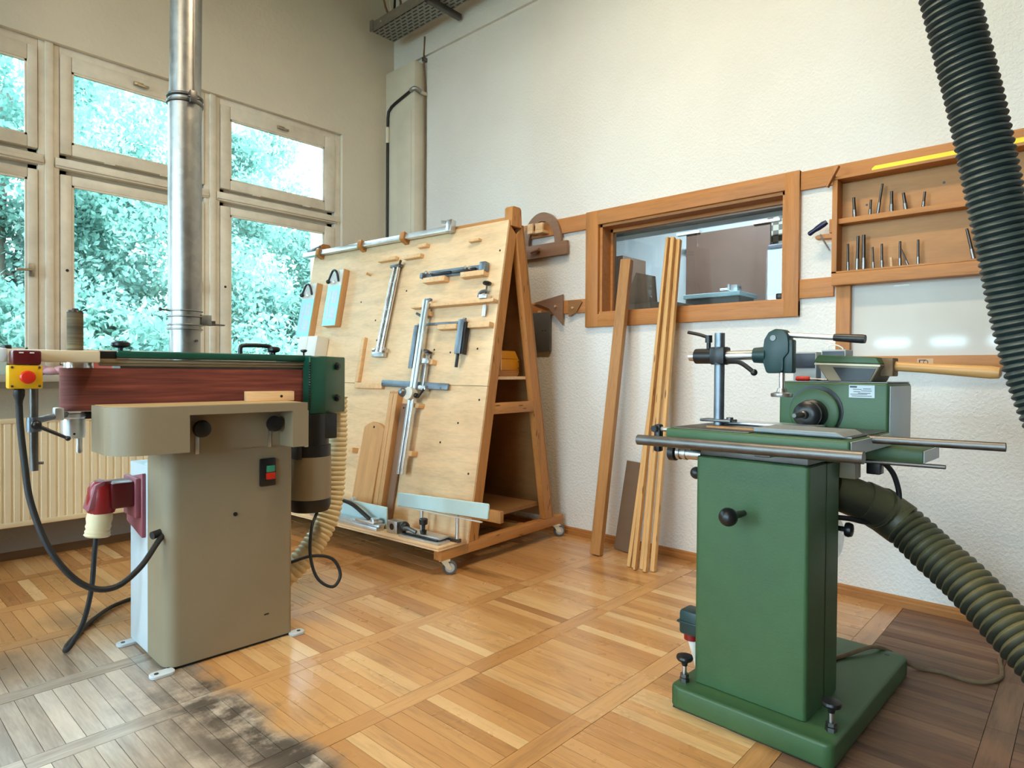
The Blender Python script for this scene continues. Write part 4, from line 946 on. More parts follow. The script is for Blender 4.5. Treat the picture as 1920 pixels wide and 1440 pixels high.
for k, (y0, y1, z) in enumerate(((-.452, -.424, 1.099), (-.482, -.456, 1.101), (-.484, -.45, 1.094), (-.448, -.426, 1.091), (-.48, -.44, 1.086), (-.47, -.416, 1.082), (-.484, -.42, 1.076))):
    mk('plate_line', G().box(.4970, .4976, y0, y1, z, z+.0022), M_SLATE, np_)
# work clamp
po = mk('clamp_post', G().cyl((.28, -.032, .960), (.28, -.032, 1.302), .0185, n=24), M_BSTEEL, MO)
mk('post_foot', G().box(.25, .31, -.09, .03, .974, .984, .003).cyl((.28, -.075, .984), (.28, -.075, .992), .012), M_DSTEEL, po)
ca = mk('clamp_arm', G().cyl((.28, .088, 1.217), (.28, -.185, 1.219), .0175, n=24), M_STEEL, MO)
mk('arm_boss', G().cyl((.28, .062, 1.217), (.28, -.018, 1.217), .0285, n=24).cyl((.28, -.032, 1.185), (.28, -.032, 1.25), .030, n=24).box(.25, .31, -.062, -.005, 1.186, 1.25, .006), M_BLACK, ca)
lv = mk('ratchet_lever', G().cyl((.28, .012, 1.245), (.28, .012, 1.272), .008).cyl((.28, .012, 1.268), (.28, .012, 1.295), .013).tube([(.275, .02, 1.290), (.27, .05, 1.300), (.265, .09, 1.309)], .0065, 8), M_BLACK, ca)
mk('lower_lever', G().tube([(.27, -.07, 1.196), (.26, -.12, 1.192), (.25, -.175, 1.158)], .0085, 8).sphere((.25, -.176, 1.157), .012), M_BLACK, ca)
hd = mk('clamp_head', G().prism([(-.215, 1.158), (-.204, 1.19), (-.203, 1.24), (-.207, 1.272), (-.222, 1.297), (-.245, 1.308), (-.270, 1.305), (-.287, 1.288), (-.292, 1.26), (-.292, 1.225), (-.275, 1.205), (-.275, 1.165), (-.268, 1.156), (-.222, 1.154)], .255, .308, 'x', .005, 2)
        .cyl((.28, -.165, 1.218), (.28, -.21, 1.218), .027, .030, 24).box(.262, .30, -.303, -.27, 1.155, 1.27, .006), M_CGREEN, MO)
mk('pivot_pin', G().cyl((.256, -.240, 1.276), (.252, -.240, 1.276), .010, n=16), M_DSTEEL, hd)
ch = mk('clamp_handle', G().cyl((.28, -.280, 1.286), (.275, -.455, 1.270), .0085, n=16), M_STEEL, MO)
mk('handle_grip', G().lathe([(.011, 0), (.0125, .01), (.0145, .085), (.0135, .094)], (.2755, -.43, 1.2725), (-.02, -.995, -.09), 20), M_BLACK, ch)
sp = mk('clamp_spindle', G().cyl((.28, -.262, 1.086), (.28, -.262, 1.16), .0095, n=16), M_CHROME, MO)
mk('pressure_pad', G().lathe([(.034, 0), (.036, .003), (.036, .012), (.018, .017), (.014, .03)], (.28, -.262, 1.073)), M_STEEL, sp)
# underside: drive motor, dust port, levers
mk('motor', G().box(.43, .60, -.33, -.15, .60, .86, .02), M_BLACK, MO)
mk('motor_plate', G().box(.55, .60, -.50, -.455, .80, .868, .004), M_BLACK, MO)
mk('port_plate', G().box(.38, .44, -.47, -.40, .80, .868, .004), M_BEIGE, MO)
wh = mk('hand_wheel', G().lathe([(.052, -.006), (.066, -.009), (.074, 0), (.066, .009), (.052, .006)], (.45, -.388, .575), (0, -1, 0), 36), M_CHROME, MO)
mk('wheel_knob', G().cyl((.45, -.39, .613), (.45, -.425, .613), .009).lathe([(.012, 0), (.024, .004), (.026, .014), (.022, .024), (.008, .027)], (.45, -.418, .613), (0, -1, 0)), M_BLACK, wh)
mk('wheel_support', G().cyl((.45, -.18, .575), (.45, -.388, .575), .015).box(.36, .46, -.25, -.2, .56, .6), M_DSTEEL, wh)
mk('motor_cable', G().tube([(.57, -.50, .85), (.60, -.53, .80), (.615, -.545, .72), (.60, -.53, .66), (.55, -.47, .63), (.46, -.43, .65), (.40, -.40, .66)], .009, 10), M_RUB, MO)
ps = mk('plug_socket', G().box(.155, .235, -.058, .055, .195, .285, .012), M_CGREEN, MO)
mk('socket_lip', G().box(.15, .24, -.055, .06, .238, .245, .002), M_CGREEN, ps)
mk('plug_ring', G().cyl((.195, .022, .172), (.195, .022, .197), .028), M_RED, ps)
mk('plug_cord', G().lathe([(.012, 0), (.014, .05), (.017, .09)], (.195, -.005, .081), (0, .27, 1), 12), M_WHITE, ps)
mk('power_cord', G().tube([(.195, -.005, .09), (.26, -.02, .088), (.37, -.05, .088), (.42, -.2, .088), (.50, -.30, .088), (.65, -.36, .088), (.78, -.42, .10), (.865, -.46, .07), (.93, -.53, .012), (.96, -.62, .009), (.95, -.70, .009), (.985, -.755, .009), (1.07, -.785, .009), (1.17, -.775, .009), (1.25, -.76, .009), (1.33, -.765, .009), (1.42, -.80, .009), (1.5, -.86, .009)], .0078, 8), M_BRUSH, MO)
# dust pan and boxes lying on the headstock
MM = Matrix.Translation((1.988, 1.074, 0)) @ Matrix.Rotation(math.radians(-2.0), 4, 'Z')
def onm(name, label, cat, x, y, z, rz=0): return thing(name, label, cat, M=MM @ Matrix.Translation((x, y, z)) @ Matrix.Rotation(rz, 4, 'Z'))
t = onm('dustpan', 'green metal dustpan with round wooden handle on the mortiser head', 'dustpan', .62, -.38, 1.1265)
mk('pan', G().prism([(.075, .082), (-.105, .073), (-.125, .060), (-.10, .012), (-.095, 0), (.045, 0), (.055, .012), (.09, .068)], -.10, .10, 'x', .003, 1), M_BEIGE, t)
mk('green_cover', G().prism([(.080, .098), (-.112, .086), (-.124, .062), (.098, .070)], -.105, .105, 'x', .003, 1), M_GREEN, t)
mk('trim_line', G().box(-.1065, -.104, -.122, .095, .058, .064, M=Matrix.Rotation(.038, 4, 'X')), M_CREAM, t)
mk('dark_mouth', G().prism([(-.09, .004), (.0, .004), (.03, .052), (-.11, .046)], -.1035, -.098, 'x'), M_BLACK, t)
mk('handle_socket', G().box(-.05, .02, -.15, -.11, .02, .085, .004), M_BRUSH, t)
mk('handle', G().lathe([(.014, 0), (.017, .02), (.0165, .12), (.019, .22), (.021, .30), (.018, .325), (.01, .33)], (-.015, -.12, .058), (0, -1, -.075), 24), M_ASH, t)
for k, (lab, y, z0, z1, zz) in enumerate((('grey switch box with dark front, left one behind the clamp', -.155, 0, .115, 0), ('grey switch box with dark front, right one above the dustpan', -.262, 0, .122, 0))):
    t = onm('switch_box', lab, 'switch box', .74, y-.03, 1.1265)
    mk('case', G().box(-.04, .05, -.045, .045, z0, z1, .004), M_BOX, t)
    mk('dark_front', G().box(-.043, -.039, -.04, .04, .05, z1-.006, .001), M_BOXD, t)
    if k: mk('wire_loop', G().tube([(0, .03, z1), (0, .03, z1+.014), (0, .005, z1+.02), (0, -.02, z1+.008), (0, -.022, z1)], .0025, 6), M_WHITE, t)
t = onm('screwdriver', 'red-handled screwdriver lying on the mortiser head', 'screwdriver', .53, -.215, 1.1265)
mk('handle', G().lathe([(.006, 0), (.009, .006), (.009, .045), (.006, .05)], (0, 0, .0095), (.1, -1, 0), 12), M_BTN, t); mk('blade', G().cyl((.005, -.05, .0095), (.014, -.14, .004), .003, n=8), M_CHROME, t)

# extraction hoses
t = thing('extraction_hose', 'dusty olive ribbed hose running from the mortiser down to the right', 'hose', (2.5, .72, .55))
def rel(P): return [(a-2.5, b-.72, c-.55) for a, b, c in P]
mk('port_sleeve', G().tube(rel([(2.46, .70, .745), (2.50, .655, .722), (2.555, .60, .69)]), .069, 24, 6), M_HOSEO, t)
mk('coupling', G().tube(rel([(2.54, .615, .70), (2.58, .565, .672)]), .0735, 24, 4).tube(rel([(2.575, .57, .675), (2.585, .562, .668)]), .079, 24, 2), M_HOSEO, t)
mk('cuff', G().tube(rel([(2.582, .565, .670), (2.60, .535, .645), (2.60, .50, .622)]), .077, 24, 6), M_HOSEO, t)
mk('ribbed_hose', G().tube(rel([(2.60, .51, .63), (2.585, .46, .594), (2.555, .40, .55), (2.51, .31, .49), (2.455, .22, .42), (2.39, .12, .34), (2.31, .0, .24), (2.22, -.15, .14), (2.10, -.38, .085), (1.95, -.7, .085), (1.8, -1.1, .085)]), .076, 26, 8, rib=(.026, .012)), M_HOSEO, t)
t = thing('ceiling_hose', 'dark green-black ribbed hose hanging from the ceiling at right', 'hose', (2.2, .3, HC))
mk('ribbed_hose', G().tube([(-.2, .55, 0), (-.13, .36, -1.0), (-.06, .19, -1.75), (.0, .06, -2.25), (.055, .0, -2.54), (.075, -.03, -2.69), (.094, -.056, -2.84), (.113, -.083, -3.0), (.132, -.108, -3.15), (.15, -.135, -3.31), (.155, -.18, -3.50), (.13, -.26, -3.70), (.04, -.42, -3.9), (-.1, -.7, -4.05), (-.2, -1.1, -4.1)], .0715, 28, 8, rib=(.0205, .0095)), M_HOSED, t)
mk('ceiling_collar', G().lathe([(.10, 0), (.10, .012), (.078, .014), (.078, .10)], (-.2, .55, -.1)), M_GALV, t)

# ================================================================== BATTENS AGAINST THE RIGHT WALL
def lean(name, label, foot, head, w, d, mat, group=None, twist=0.0):
    """squared timber from foot centre to head centre; w along the wall, d off the wall"""
    f, h = Vector(foot), Vector(head); z = (h-f).normalized(); y = Vector((0, 1, 0)); y = (y-z*y.dot(z)).normalized(); x = y.cross(z)
    if twist: q = Matrix.Rotation(twist, 3, z); x = q @ x; y = q @ y
    M = Matrix((x, y, z)).transposed().to_4x4(); M.translation = f
    o = mk(name, G().box(-d/2, d/2, -w/2, w/2, 0, (h-f).length, .003, 1), mat); o.matrix_world = M
    # lift so the lowest corner touches the floor
    lo = min((M @ Vector(c)).z for c in o.bound_box); o.matrix_world = Matrix.Translation((0, 0, -lo)) @ M
    return tag(o, label, 'batten' if 'batten' in name else 'board', group)
lean('wall_batten', 'thick weathered timber leaning alone against the wall', (3.335, 2.318, 0), (3.575, 2.265, 1.885), .072, .05, M_BEAM, twist=.12)
fy = [2.030, 1.998, 1.975, 1.945, 1.912, 1.883]; hy = [1.998, 1.971, 1.956, 1.938, 1.921, 1.903]
nl = ['leftmost pine batten of the bundle leaning at the interior window', 'second pine batten from the left in the leaning bundle', 'narrow third pine batten from the left in the leaning bundle',
      'wide fourth pine batten from the left, middle of the leaning bundle', 'fifth pine batten from the left in the leaning bundle', 'rightmost pine batten of the bundle beside the mortiser']
for k in range(6):
    w = (.026, .026, .015, .036, .024, .030)[k]
    lean('pine_batten', nl[k], (3.262+.004*k-(.034 if k in (2, 4) else 0), fy[k], 0), (3.585-(.036 if k in (2, 4) else 0), hy[k], (1.55, 1.99, 1.985, 1.975, 1.98, 1.97)[k]), w, (.03, .032, .03, .034, .03, .032)[k], M_PINE, 'pine battens leaning in a bundle')
lean('hardboard_sheet', 'dark brown board standing behind the pine battens', (3.515, 2.235, 0), (3.605, 2.20, .57), .135, .016, M_HARD)

# ================================================================== WALL ITEMS
# pattern rack: arch template, triangle, grey plate, blocks
t = thing('arch_template', 'brown wooden half-ring template with handle hanging on wall rail', 'template', (XR-.022, 3.02, 2.03))
ring = [(.185*math.cos(a), .10+.185*math.sin(a)) for a in [math.pi*k/24 for k in range(25)]] + [(.125*math.cos(a), .10+.125*math.sin(a)) for a in [math.pi*(24-k)/24 for k in range(25)]]
pts = [(.18, .0), (.18, .1)]
gr = G(); n_ = 25
R1 = [(-.0, .185*math.cos(math.pi*k/24), .06+.235*math.sin(math.pi*k/24)) for k in range(25)]; R2 = [(0, .125*math.cos(math.pi*k/24), .06+.172*math.sin(math.pi*k/24)) for k in range(25)]
vs = R1+R2+[(x-.022, y, z) for x, y, z in R1+R2]; fs = []
for k in range(24):
    fs += [(k, k+1, 26+k, 25+k), (50+k, 75+k, 76+k, 51+k), (k, 50+k, 51+k, k+1), (25+k, 26+k, 76+k, 75+k)]
fs += [(0, 25, 75, 50), (24, 74, 99, 49)]
gr.add(vs, fs)
mk('arch', gr, M_WALNUT, t, fix=True)
mk('base_bar', G().box(-.026, .0, -.24, .24, -.035, .062, .002), M_WALNUT, t)
mk('handle', G().cyl((-.026, .03, .012), (-.048, .03, .012), .012).cyl((-.048, .075, .008), (-.048, -.005, .022), .011), M_WALNUT, t)
for k, (lab, y, z, dy) in enumerate((('small pale block peg on the rail, left one inside the arch', 3.085, 2.17, .05), ('small pale block peg on the rail, right one inside the arch', 3.0, 2.165, .07))):
    q = thing('rail_peg', lab, 'peg', (XR-.022, y, z)); mk('peg', G().box(-.075, .0, -dy/2, dy/2, 0, .022, .002), M_BLOCK, q); mk('upright', G().box(-.075, -.055, -dy/2, dy/2, .022, .072, .002), M_BLOCK, q)
t = thing('triangle_template', 'thin brown triangular plywood template on the lower wall rail', 'template', (XR-.023, 2.82, 1.6))
tt = mk('sheet', G().prism([(.0, .112), (.0, -.11), (.13, .02), (.27, .068)], -.014, -.004, 'x'), M_WALNUT, t)
mk('peg', G().cyl((.0, .06, .03), (-.03, .06, .03), .008), M_BLOCK, t)
t = thing('corner_template', 'small light plywood offcut at the end of the lower rail', 'template', (XR-.023, 2.70, 1.61))
mk('sheet', G().prism([(.075, .055), (.07, -.06), (.0, -.03), (-.045, .035), (-.03, .05)], -.012, -.002, 'x'), M_PLYD, t); mk('peg', G().cyl((0, .03, 0), (-.025, .03, 0), .007), M_BLOCK, t)
t = thing('grey_plate', 'dark grey rectangular plate with two holes hanging below the rail', 'plate', (XR, 3.03, 1.31))
mk('plate', G().box(-.03, -.004, -.085, .085, 0, .285, .002), M_SLATE, t)
for y in (-.045, -.02): mk('hole', G().cyl((-.031, y, .15), (-.0295, y, .15), .006, n=10), M_BLACK, t)
mk('hanger', G().box(-.03, 0, .0, .03, .285, .30), M_BLOCK, t)
# shallow bit cabinet
CAB = thing('bit_cabinet', 'shallow open wooden wall cabinet holding mortise bits', 'cabinet', (XR, 0, 0))
cx = -.10; cy0, cy1 = -1.2, 1.018
mk('back', G().box(-.012, -.0005, cy0, cy1, 1.64, 2.15), M_CABB, CAB)
mk('side', G().box(cx, -.0, .995, 1.02, 1.672, 2.152, .002), M_OAK, CAB); mk('side', G().box(cx, -.0, cy0, cy0+.025, 1.672, 2.152, .002), M_OAK, CAB)
mk('top', G().box(cx, -.0225, cy0, 1.02, 2.153, 2.168, .002), M_OAKY, CAB)
mk('shelf', G().box(cx+.02, -.012, cy0+.025, .995, 1.928, 1.955, .002), M_OAKY, CAB)
mk('bottom_board', G().box(cx, -.0, cy0, 1.02, 1.612, 1.672, .002), M_OAKY, CAB)
mk('bottom_lip', G().box(cx, cx+.012, cy0, 1.02, 1.6725, 1.682, .001), M_OAKY, CAB)
up = [(0.925, 1.962, 0.931, 2.058, .0094), (0.856, 1.97, 0.853, 2.033, .0071), (0.821, 1.972, 0.804, 2.104, .0071), (0.76, 1.972, 0.761, 2.059, .0094), (0.698, 1.972, 0.708, 2.041, .0094), (0.627, 1.971, 0.622, 2.031, .0071)]
low = [(0.954, 1.699, 0.955, 1.825, .0071), (0.911, 1.703, 0.909, 1.859, .0094), (0.88, 1.705, 0.882, 1.861, .0106), (0.836, 1.708, 0.84, 1.794, .0059), (0.798, 1.709, 0.8, 1.805, .0071), (0.756, 1.712, 0.757, 1.733, .0071), (0.72, 1.711, 0.721, 1.807, .0071), (0.681, 1.712, 0.702, 1.769, .0047), (0.644, 1.71, 0.645, 1.805, .0071), (0.422, 1.704, 0.447, 1.83, .0082), (0.382, 1.704, 0.395, 1.793, .0082)]
ordw = ['leftmost', 'second from left', 'third from left', 'fourth from left', 'fifth from left', 'sixth from left', 'seventh from left', 'eighth from left', 'ninth from left', 'tenth from left', 'last before the hose']
ulook = ['short thick fluted bit', 'smallest stubby bit', 'long tilted bit', 'thick grooved bit', 'spiral bit', 'slim tapered bit']
llook = ['slim bit', 'long thick bit', 'longest thickest bit', 'thin short bit', 'slim shouldered bit', 'wooden stub', 'slender bit', 'thin tilted bit', 'shouldered bit', 'black tilted bit', 'bright shanked bit']
for rows, looks, base, where, grp in ((up, ulook, 1.955, 'upper cabinet shelf', 'bits on the upper cabinet shelf'), (low, llook, 1.672, 'lower cabinet shelf', 'bits on the lower cabinet shelf')):
    for k, (ya, za, yb, zb, r) in enumerate(rows):
        ln = math.hypot(yb-ya, zb-za)+(za-base); d = Vector((0, yb-ya, zb-za)).normalized(); r *= 1.05
        stub = looks[k] == 'wooden stub'
        t = thing('wood_stub' if stub else 'mortise_bit', '%s on %s, %s' % (looks[k], where, ordw[k]), 'dowel' if stub else 'drill bit', (XR-.05, ya, base+.0005), group=grp)
        if stub: mk('dowel', G().cyl((0, 0, 0), d*ln, r, n=10), M_BLOCK, t); continue
        lift = r*abs(d.y)
        mk('shank', G().cyl(Vector((0, 0, lift)), d*(ln*.38)+Vector((0, 0, lift)), r, n=12), M_BIT, t)
        a = d*(ln*.38)+Vector((0, 0, lift)); fl_ = G().cyl(a, d*ln, r*.8, r*.72, 10)
        mk('flutes', fl_.box(-r*.95, r*.95, -r*.2, r*.2, 0, ln*.55, M=Matrix.Translation(a) @ Vector((0, 0, 1)).rotation_difference(d).to_matrix().to_4x4()), M_BITD, t)
t = thing('steel_rod', 'thin steel rod lying on the lower cabinet shelf', 'rod', (XR-.06, .51, 1.672)); mk('rod', G().cyl((0, .036, .004), (0, -.036, .004), .0035, n=10), M_STEEL, t); mk('tip', G().cyl((0, .036, .004), (-.012, .045, .004), .003, n=8), M_STEEL, t)
for y, z in ((.55, 2.07), (.88, 2.02), (.24, 2.06)): mk('screw_hole', G().cyl((-.0125, y, z), (-.0115, y, z), .006, n=10), M_BLACK, CAB)
t = thing('spirit_level', 'long bright yellow spirit level lying along the top wall rail', 'level', (XR-.047, 0, 2.1683))
mk('body', G().prism([(.850, .008), (.838, .0), (-.7, .0), (-.7, .040), (.838, .034), (.852, .022)], -.0, .018, 'x', .001, 1), M_LYEL, t)
mk('support_lip', G().box(-.03, .024, -.72, .9, -.0005, .0), M_OAKY, t) if False else None
mk('vial', G().box(-.001, .0, .1, .16, .008, .022), M_DGREEN, t)
t = thing('turn_button', 'small diamond-turned wooden block at the cabinet corner', 'block', (XR-.10, 1.0, 2.17)); mk('block', G().prism([(.045, -.048), (.035, -.055), (-.018, .045), (-.012, .05), (.0, .05)], -.03, .0, 'x', .002, 1), M_OAK, t); mk('pin', G().cyl((.0, .01, 0), (.09, .01, 0), .005), M_DSTEEL, t)
t = thing('peg_shelf', 'little wooden peg shelf on the left side of the cabinet', 'peg', (XR-.055, 1.02, 1.86))
mk('ledge', G().prism([(.0005, .0), (.085, .005), (.088, .018), (.075, .026), (.0005, .026)], -.025, .025, 'x', .002, 1), M_OAK, t); mk('post', G().box(-.02, .02, .0005, .02, .03, .10, .002), M_OAK, t)
t = thing('blue_chisel', 'dark blue plastic tool handle resting on the cabinet side peg', 'tool', (XR-.09, 1.09, 1.89))
mk('handle', G().lathe([(.008, -.055), (.013, -.05), (.012, -.02), (.015, .0), (.016, .03), (.012, .05)], (0, 0, .03), (0, -.85, .5), 16), paint('navy_plastic', rgb(26, 30, 66), .3, .1, 12), t); mk('shaft', G().cyl((.0, -.01, -.005), (.03, -.05, -.09), .004, n=8), M_STEEL, t)
# gloss board with wooden frame below the cabinet
WB = thing('whiteboard', 'glossy white board in an orange wooden frame under the cabinet', 'whiteboard', (XR, 0, 0))
mk('board', G().box(-.022, -.004, -1.2, .945, 1.235, 1.615), M_WB, WB)
mk('frame_post', G().box(-.055, -.0, .94, 1.008, 1.186, 1.611, .002), M_OAK, WB)
fr_ = mk('frame_bottom', G().box(-.055, -.0, -1.2, .9395, 1.186, 1.246, .002), M_OAKY, WB)
stk = mk('sticker', G().box(-.0562, -.0551, .575, .64, 1.190, 1.232), paint('sticker_tan', rgb(206, 160, 116), .5, .08, 30), fr_)
stm = paint('sticker_ink', rgb(74, 24, 18), .5, .1, 30)
mk('sticker_print', G().box(-.0568, -.0562, .628, .6335, 1.212, 1.2265).box(-.0568, -.0562, .605, .628, 1.222, 1.2265).box(-.0568, -.0562, .618, .634, 1.201, 1.2045).box(-.0568, -.0562, .585, .606, 1.201, 1.2045).box(-.0568, -.0562, .58, .612, 1.195, 1.1975), stm, stk)
ringg = G(); 
for k in range(14):
    a, b = 2*math.pi*k/14, 2*math.pi*(k+1)/14
    ringg.add([(-.0568, .605+r_*math.cos(q), 1.2145+r_*math.sin(q)) for q in (a, b) for r_ in (.0075, .0105)], [(0, 1, 3, 2)])
mk('sticker_ring', ringg, stm, stk)
tp = mk('tape_piece', G().box(-.0235, -.0221, .685, .75, 1.592, 1.598), M_WHITE, WB)
t = thing('clear_packet', 'small clear tan packet tucked above the whiteboard by the hose', 'packet', (XR-.06, .31, 1.61))
mk('packet', G().prism([(.05, 0), (-.02, 0), (-.06, -.05), (-.055, -.07), (-.03, -.065), (.02, -.04)], -.008, .0, 'x', .002, 1), M_PLY, t); mk('clip', G().box(-.01, .002, -.015, .045, -.012, .001), M_ALU, t)
for (y, z, s) in ((1.72, 2.62, .012), (2.9, 2.0, .008), (2.86, 1.95, .008), (2.88, 1.9, .01), (.70, .17, .012)): pass

# ================================================================== CABLE TRAY, CONDUIT
def tray_mat():
    t = NT('perforated_tray'); o = t.obj()
    b = t.n('ShaderNodeTexBrick'); b.inputs['Scale'].default_value = 1; b.inputs['Brick Width'].default_value = .075; b.inputs['Row Height'].default_value = .034; b.inputs['Mortar Size'].default_value = .0105; b.inputs['Mortar Smooth'].default_value = 0
    sw_ = t.n('ShaderNodeSeparateXYZ'); t.l(o, sw_.inputs[0]); c = t.n('ShaderNodeCombineXYZ'); t.l(sw_.outputs['Y'], c.inputs[0]); t.l(sw_.outputs['X'], c.inputs[1]); t.l(c.outputs[0], b.inputs['Vector'])
    return t.set(t.mix(b.outputs['Fac'], rgb(52, 52, 50), rgb(150, 150, 146)), .5, .5)
t = thing('cable_tray', 'perforated grey metal cable tray along the wall under the ceiling', 'cable tray', (3.30, 4.66, 4.085))
mk('tray_bottom', G().box(-.02, .205, -6.5, .0, 0, .003), tray_mat(), t)
mk('tray_side', G().box(-.02, -.017, -6.5, .0, 0, .09), M_GALV, t); mk('tray_side', G().box(.202, .205, -6.5, .0, 0, .09), M_GALV, t)
mk('bracket', G().box(-.05, .30, -.78, -.74, -.045, -.001, .003), M_DSTEEL, t); mk('bracket', G().box(-.05, .30, -3.28, -3.24, -.045, -.001, .003), M_DSTEEL, t)
mk('end_bracket', G().box(-.02, .205, .0, .006, .0, .09).box(-.035, -.02, -.01, .03, .01, .10), M_GALV, t)
mk('bolt', G().cyl((-.021, -.12, .05), (-.026, -.12, .05), .01, n=10), M_CHROME, t)
for k in range(4):
    x = .02+.045*k
    mk('cable', G().tube([(x, -6.4, .012+.003*k), (x+.01, -3, .012), (x, -.6, .014), (x-.01, -.25, .03), (x-.02, -.16, .15), (x-.03+.02*k, -.12, .30), (x-.03, -.1, .52)], .010, 8), (M_BRUSH, M_WHITE, M_RUB, M_BRUSH)[k], t)
t = thing('conduit_cable', 'brown cable dropping from the tray to the pilaster', 'cable', (3.62, 4.385, 3.88))
mk('cable', G().tube([(.0, -.01, .20), (.004, .0, .1), (.0, .0, .0), (.02, -.002, -.4), (.02, -.003, -1.8)], .008, 8), M_BRUSH, t); mk('clip', G().box(-.012, .03, -.012, .012, -.01, .02), M_DSTEEL, t)
t = thing('conduit', 'black conduit pipe bent around the corner pilaster', 'conduit', (3.52, 4.78, 0))
mk('pipe', G().tube([(0, -.01, .02), (0, -.01, 1.2), (0, -.01, 2.6), (0, -.012, 3.40), (0, -.03, 3.50), (0, -.08, 3.535), (0, -.2, 3.565), (0, -.36, 3.60)], .013, 10), M_BLACK, t)
mk('elbow', G().tube([(0, -.34, 3.597), (0, -.375, 3.605), (.02, -.398, 3.603), (.06, -.398, 3.59)], .019, 10), M_GALV, t)
mk('wall_end', G().cyl((.05, -.398, 3.592), (.125, -.398, 3.588), .016), M_PILA, t)
mk('joint_sleeve', G().cyl((0, -.01, 3.22), (0, -.011, 3.36), .018), M_PILA, t)

# ================================================================== CEILING LAMPS
tube_m = emit('lamp_tube', (1, .80, .55, 1), 4)
for k, (x, y) in enumerate(((1.75, 1.35), (-1.7, 1.35))):  # first gives the right wall's warm glow; second is unseen, added as fill
    lab = ['near the mortiser and hose', 'added unseen as fill, towards the opposite windows'][k]
    t = thing('ceiling_lamp', 'long warm fluorescent ceiling lamp '+lab, 'lamp', (x, y, HC), group='ceiling lamps')
    mk('housing', G().box(-.11, .11, -.78, .78, -.36, -.30, .006), M_WHITE, t)
    for q in (-.06, .06): mk('lamp_tube', G().cyl((q, -.74, -.38), (q, .74, -.38), .016, n=12), tube_m, t)
    for q in (-.5, .5): mk('rod', G().cyl((0, q, -.30), (0, q, 0), .006, n=8), M_STEEL, t)
    a = bpy.data.lights.new('lamp_light', 'AREA'); a.shape = 'RECTANGLE'; a.size = .2; a.size_y = 1.5; a.energy = 21; a.color = (1, .80, .54)
    o = bpy.data.objects.new('lamp_light', a); COL.objects.link(o); o.parent = t; o.location = (0, 0, -.41)

# ================================================================== OUTSIDE: ground and trees beyond the windows
smesh('ground_outside', G().box(-40, 50, 5.4, 60, -1.6, -1.5), paint('grass', rgb(84, 120, 70), .9, .2, .6))
smesh('ground_yard', G().box(-60, -6, -30, 5.4, -1.6, -1.5), paint('yard', rgb(120, 126, 112), .9, .2, .6))
import numpy as np
def leaf_mat():
    t = NT('leaves'); p = t.pos()
    n = t.noise(p, .9, 3); n2 = t.noise(p, 9, 2)
    col = t.ramp(t.math('ADD', t.math('MULTIPLY', n, .5), t.math('MULTIPLY', n2, .5)), [(.3, rgb(78, 116, 106)), (.5, rgb(114, 150, 138)), (.68, rgb(158, 182, 170))])
    d = t.n('ShaderNodeBsdfDiffuse'); tr = t.n('ShaderNodeBsdfTranslucent'); t.l(col, d.inputs[0]); t.l(col, tr.inputs[0])
    mx = t.n('ShaderNodeMixShader'); mx.inputs[0].default_value = .55; t.l(d.outputs[0], mx.inputs[1]); t.l(tr.outputs[0], mx.inputs[2])
    t.l(mx.outputs[0], t.t.nodes['Material Output'].inputs[0]); t.t.nodes.remove(t.bsdf); return t.m
M_LEAF = leaf_mat(); M_BARK = paint('bark', rgb(92, 84, 72), .9, .25, 8)
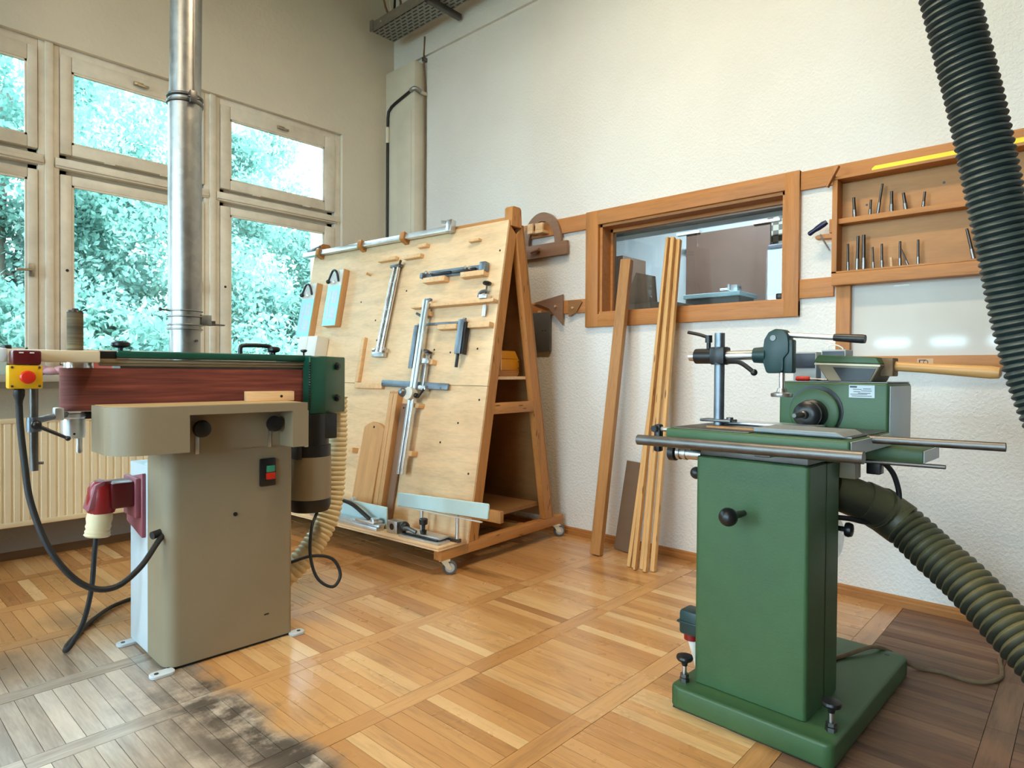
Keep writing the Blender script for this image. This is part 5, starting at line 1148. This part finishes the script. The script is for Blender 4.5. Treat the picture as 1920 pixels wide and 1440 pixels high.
def tree(name, label, x, y, h, rx, rz, seed, n=70000, leaf=.055, z0=-1.5):
    t = thing(name, label, 'tree', (x, y, z0), group='trees outside the windows')
    rg = np.random.default_rng(seed)
    nc = 120; c = rg.normal(size=(nc, 3)); c /= np.linalg.norm(c, axis=1)[:, None]; c *= (rg.random(nc)**.4)[:, None]
    cen = c*np.array([rx, rx*.8, rz])+np.array([0, 0, h-rz]); cr_ = rg.uniform(.45, .95, nc)*rx*.27
    k = rg.integers(0, nc, n); d = rg.normal(size=(n, 3)); d /= np.linalg.norm(d, axis=1)[:, None]
    p = cen[k]+d*(cr_[k]*rg.random(n)**.33)[:, None]
    a = rg.normal(size=(n, 3)); a /= np.linalg.norm(a, axis=1)[:, None]; b = np.cross(a, rg.normal(size=(n, 3))); b /= np.linalg.norm(b, axis=1)[:, None]
    s = (leaf*rg.uniform(.6, 1.3, n))[:, None]
    V = np.stack([p-a*s, p+b*s*.55, p+a*s, p-b*s*.55], 1).reshape(-1, 3)
    V[:, 2] = np.maximum(V[:, 2], .05)
    me = bpy.data.meshes.new('crown'); me.vertices.add(4*n); me.vertices.foreach_set('co', V.ravel()); me.loops.add(4*n); me.loops.foreach_set('vertex_index', np.arange(4*n, dtype=np.int32)); me.polygons.add(n); me.polygons.foreach_set('loop_start', np.arange(0, 4*n, 4, dtype=np.int32)); me.polygons.foreach_set('loop_total', np.full(n, 4, dtype=np.int32)); me.update(calc_edges=True)
    me.materials.append(M_LEAF); o = bpy.data.objects.new('crown', me); COL.objects.link(o); o.parent = t; o['kind'] = 'stuff'
    g = G().tube([(0, 0, 0), (.08, .02, h*.25), (-.05, .05, h*.5), (.05, 0, h*.8)], .13, 10, 6)
    mk('trunk', g, M_BARK, t)
    for q in range(6):
        e = cen[q*7]; mk('branch', G().tube([(0, 0, h*.25+.4*q), tuple(e*.5+np.array([0, 0, h*.2])), tuple(e)], .04, 6, 5), M_BARK, t)
tree('garden_tree', 'broad bright tree behind the middle window bay', 4.9, 12.6, 8.3, 2.9, 4.0, 1)
tree('garden_tree', 'tree behind the left window bay', 1.9, 12.2, 8.6, 2.7, 4.2, 2)
tree('garden_tree', 'tall rounded tree behind the right window bay', 8.6, 13.4, 7.6, 2.6, 3.7, 3)
tree('garden_tree', 'leafy tree farthest right outside the windows', 12.2, 14.5, 7.4, 3.0, 3.6, 4, 36000)
tree('garden_tree', 'leafy tree farthest left outside the windows', -1.6, 13.0, 8.2, 2.8, 4.0, 5, 36000)
for k, (x, y, l) in enumerate(((2.6, 9.8, 'low dense bush below the left window trees'), (5.4, 10.2, 'low dense bush below the middle window tree'), (8.0, 11.0, 'low dense bush below the right window tree'))):
    tree('garden_bush', l, x, y, 3.6, 1.8, 1.8, 20+k, 30000, .06)
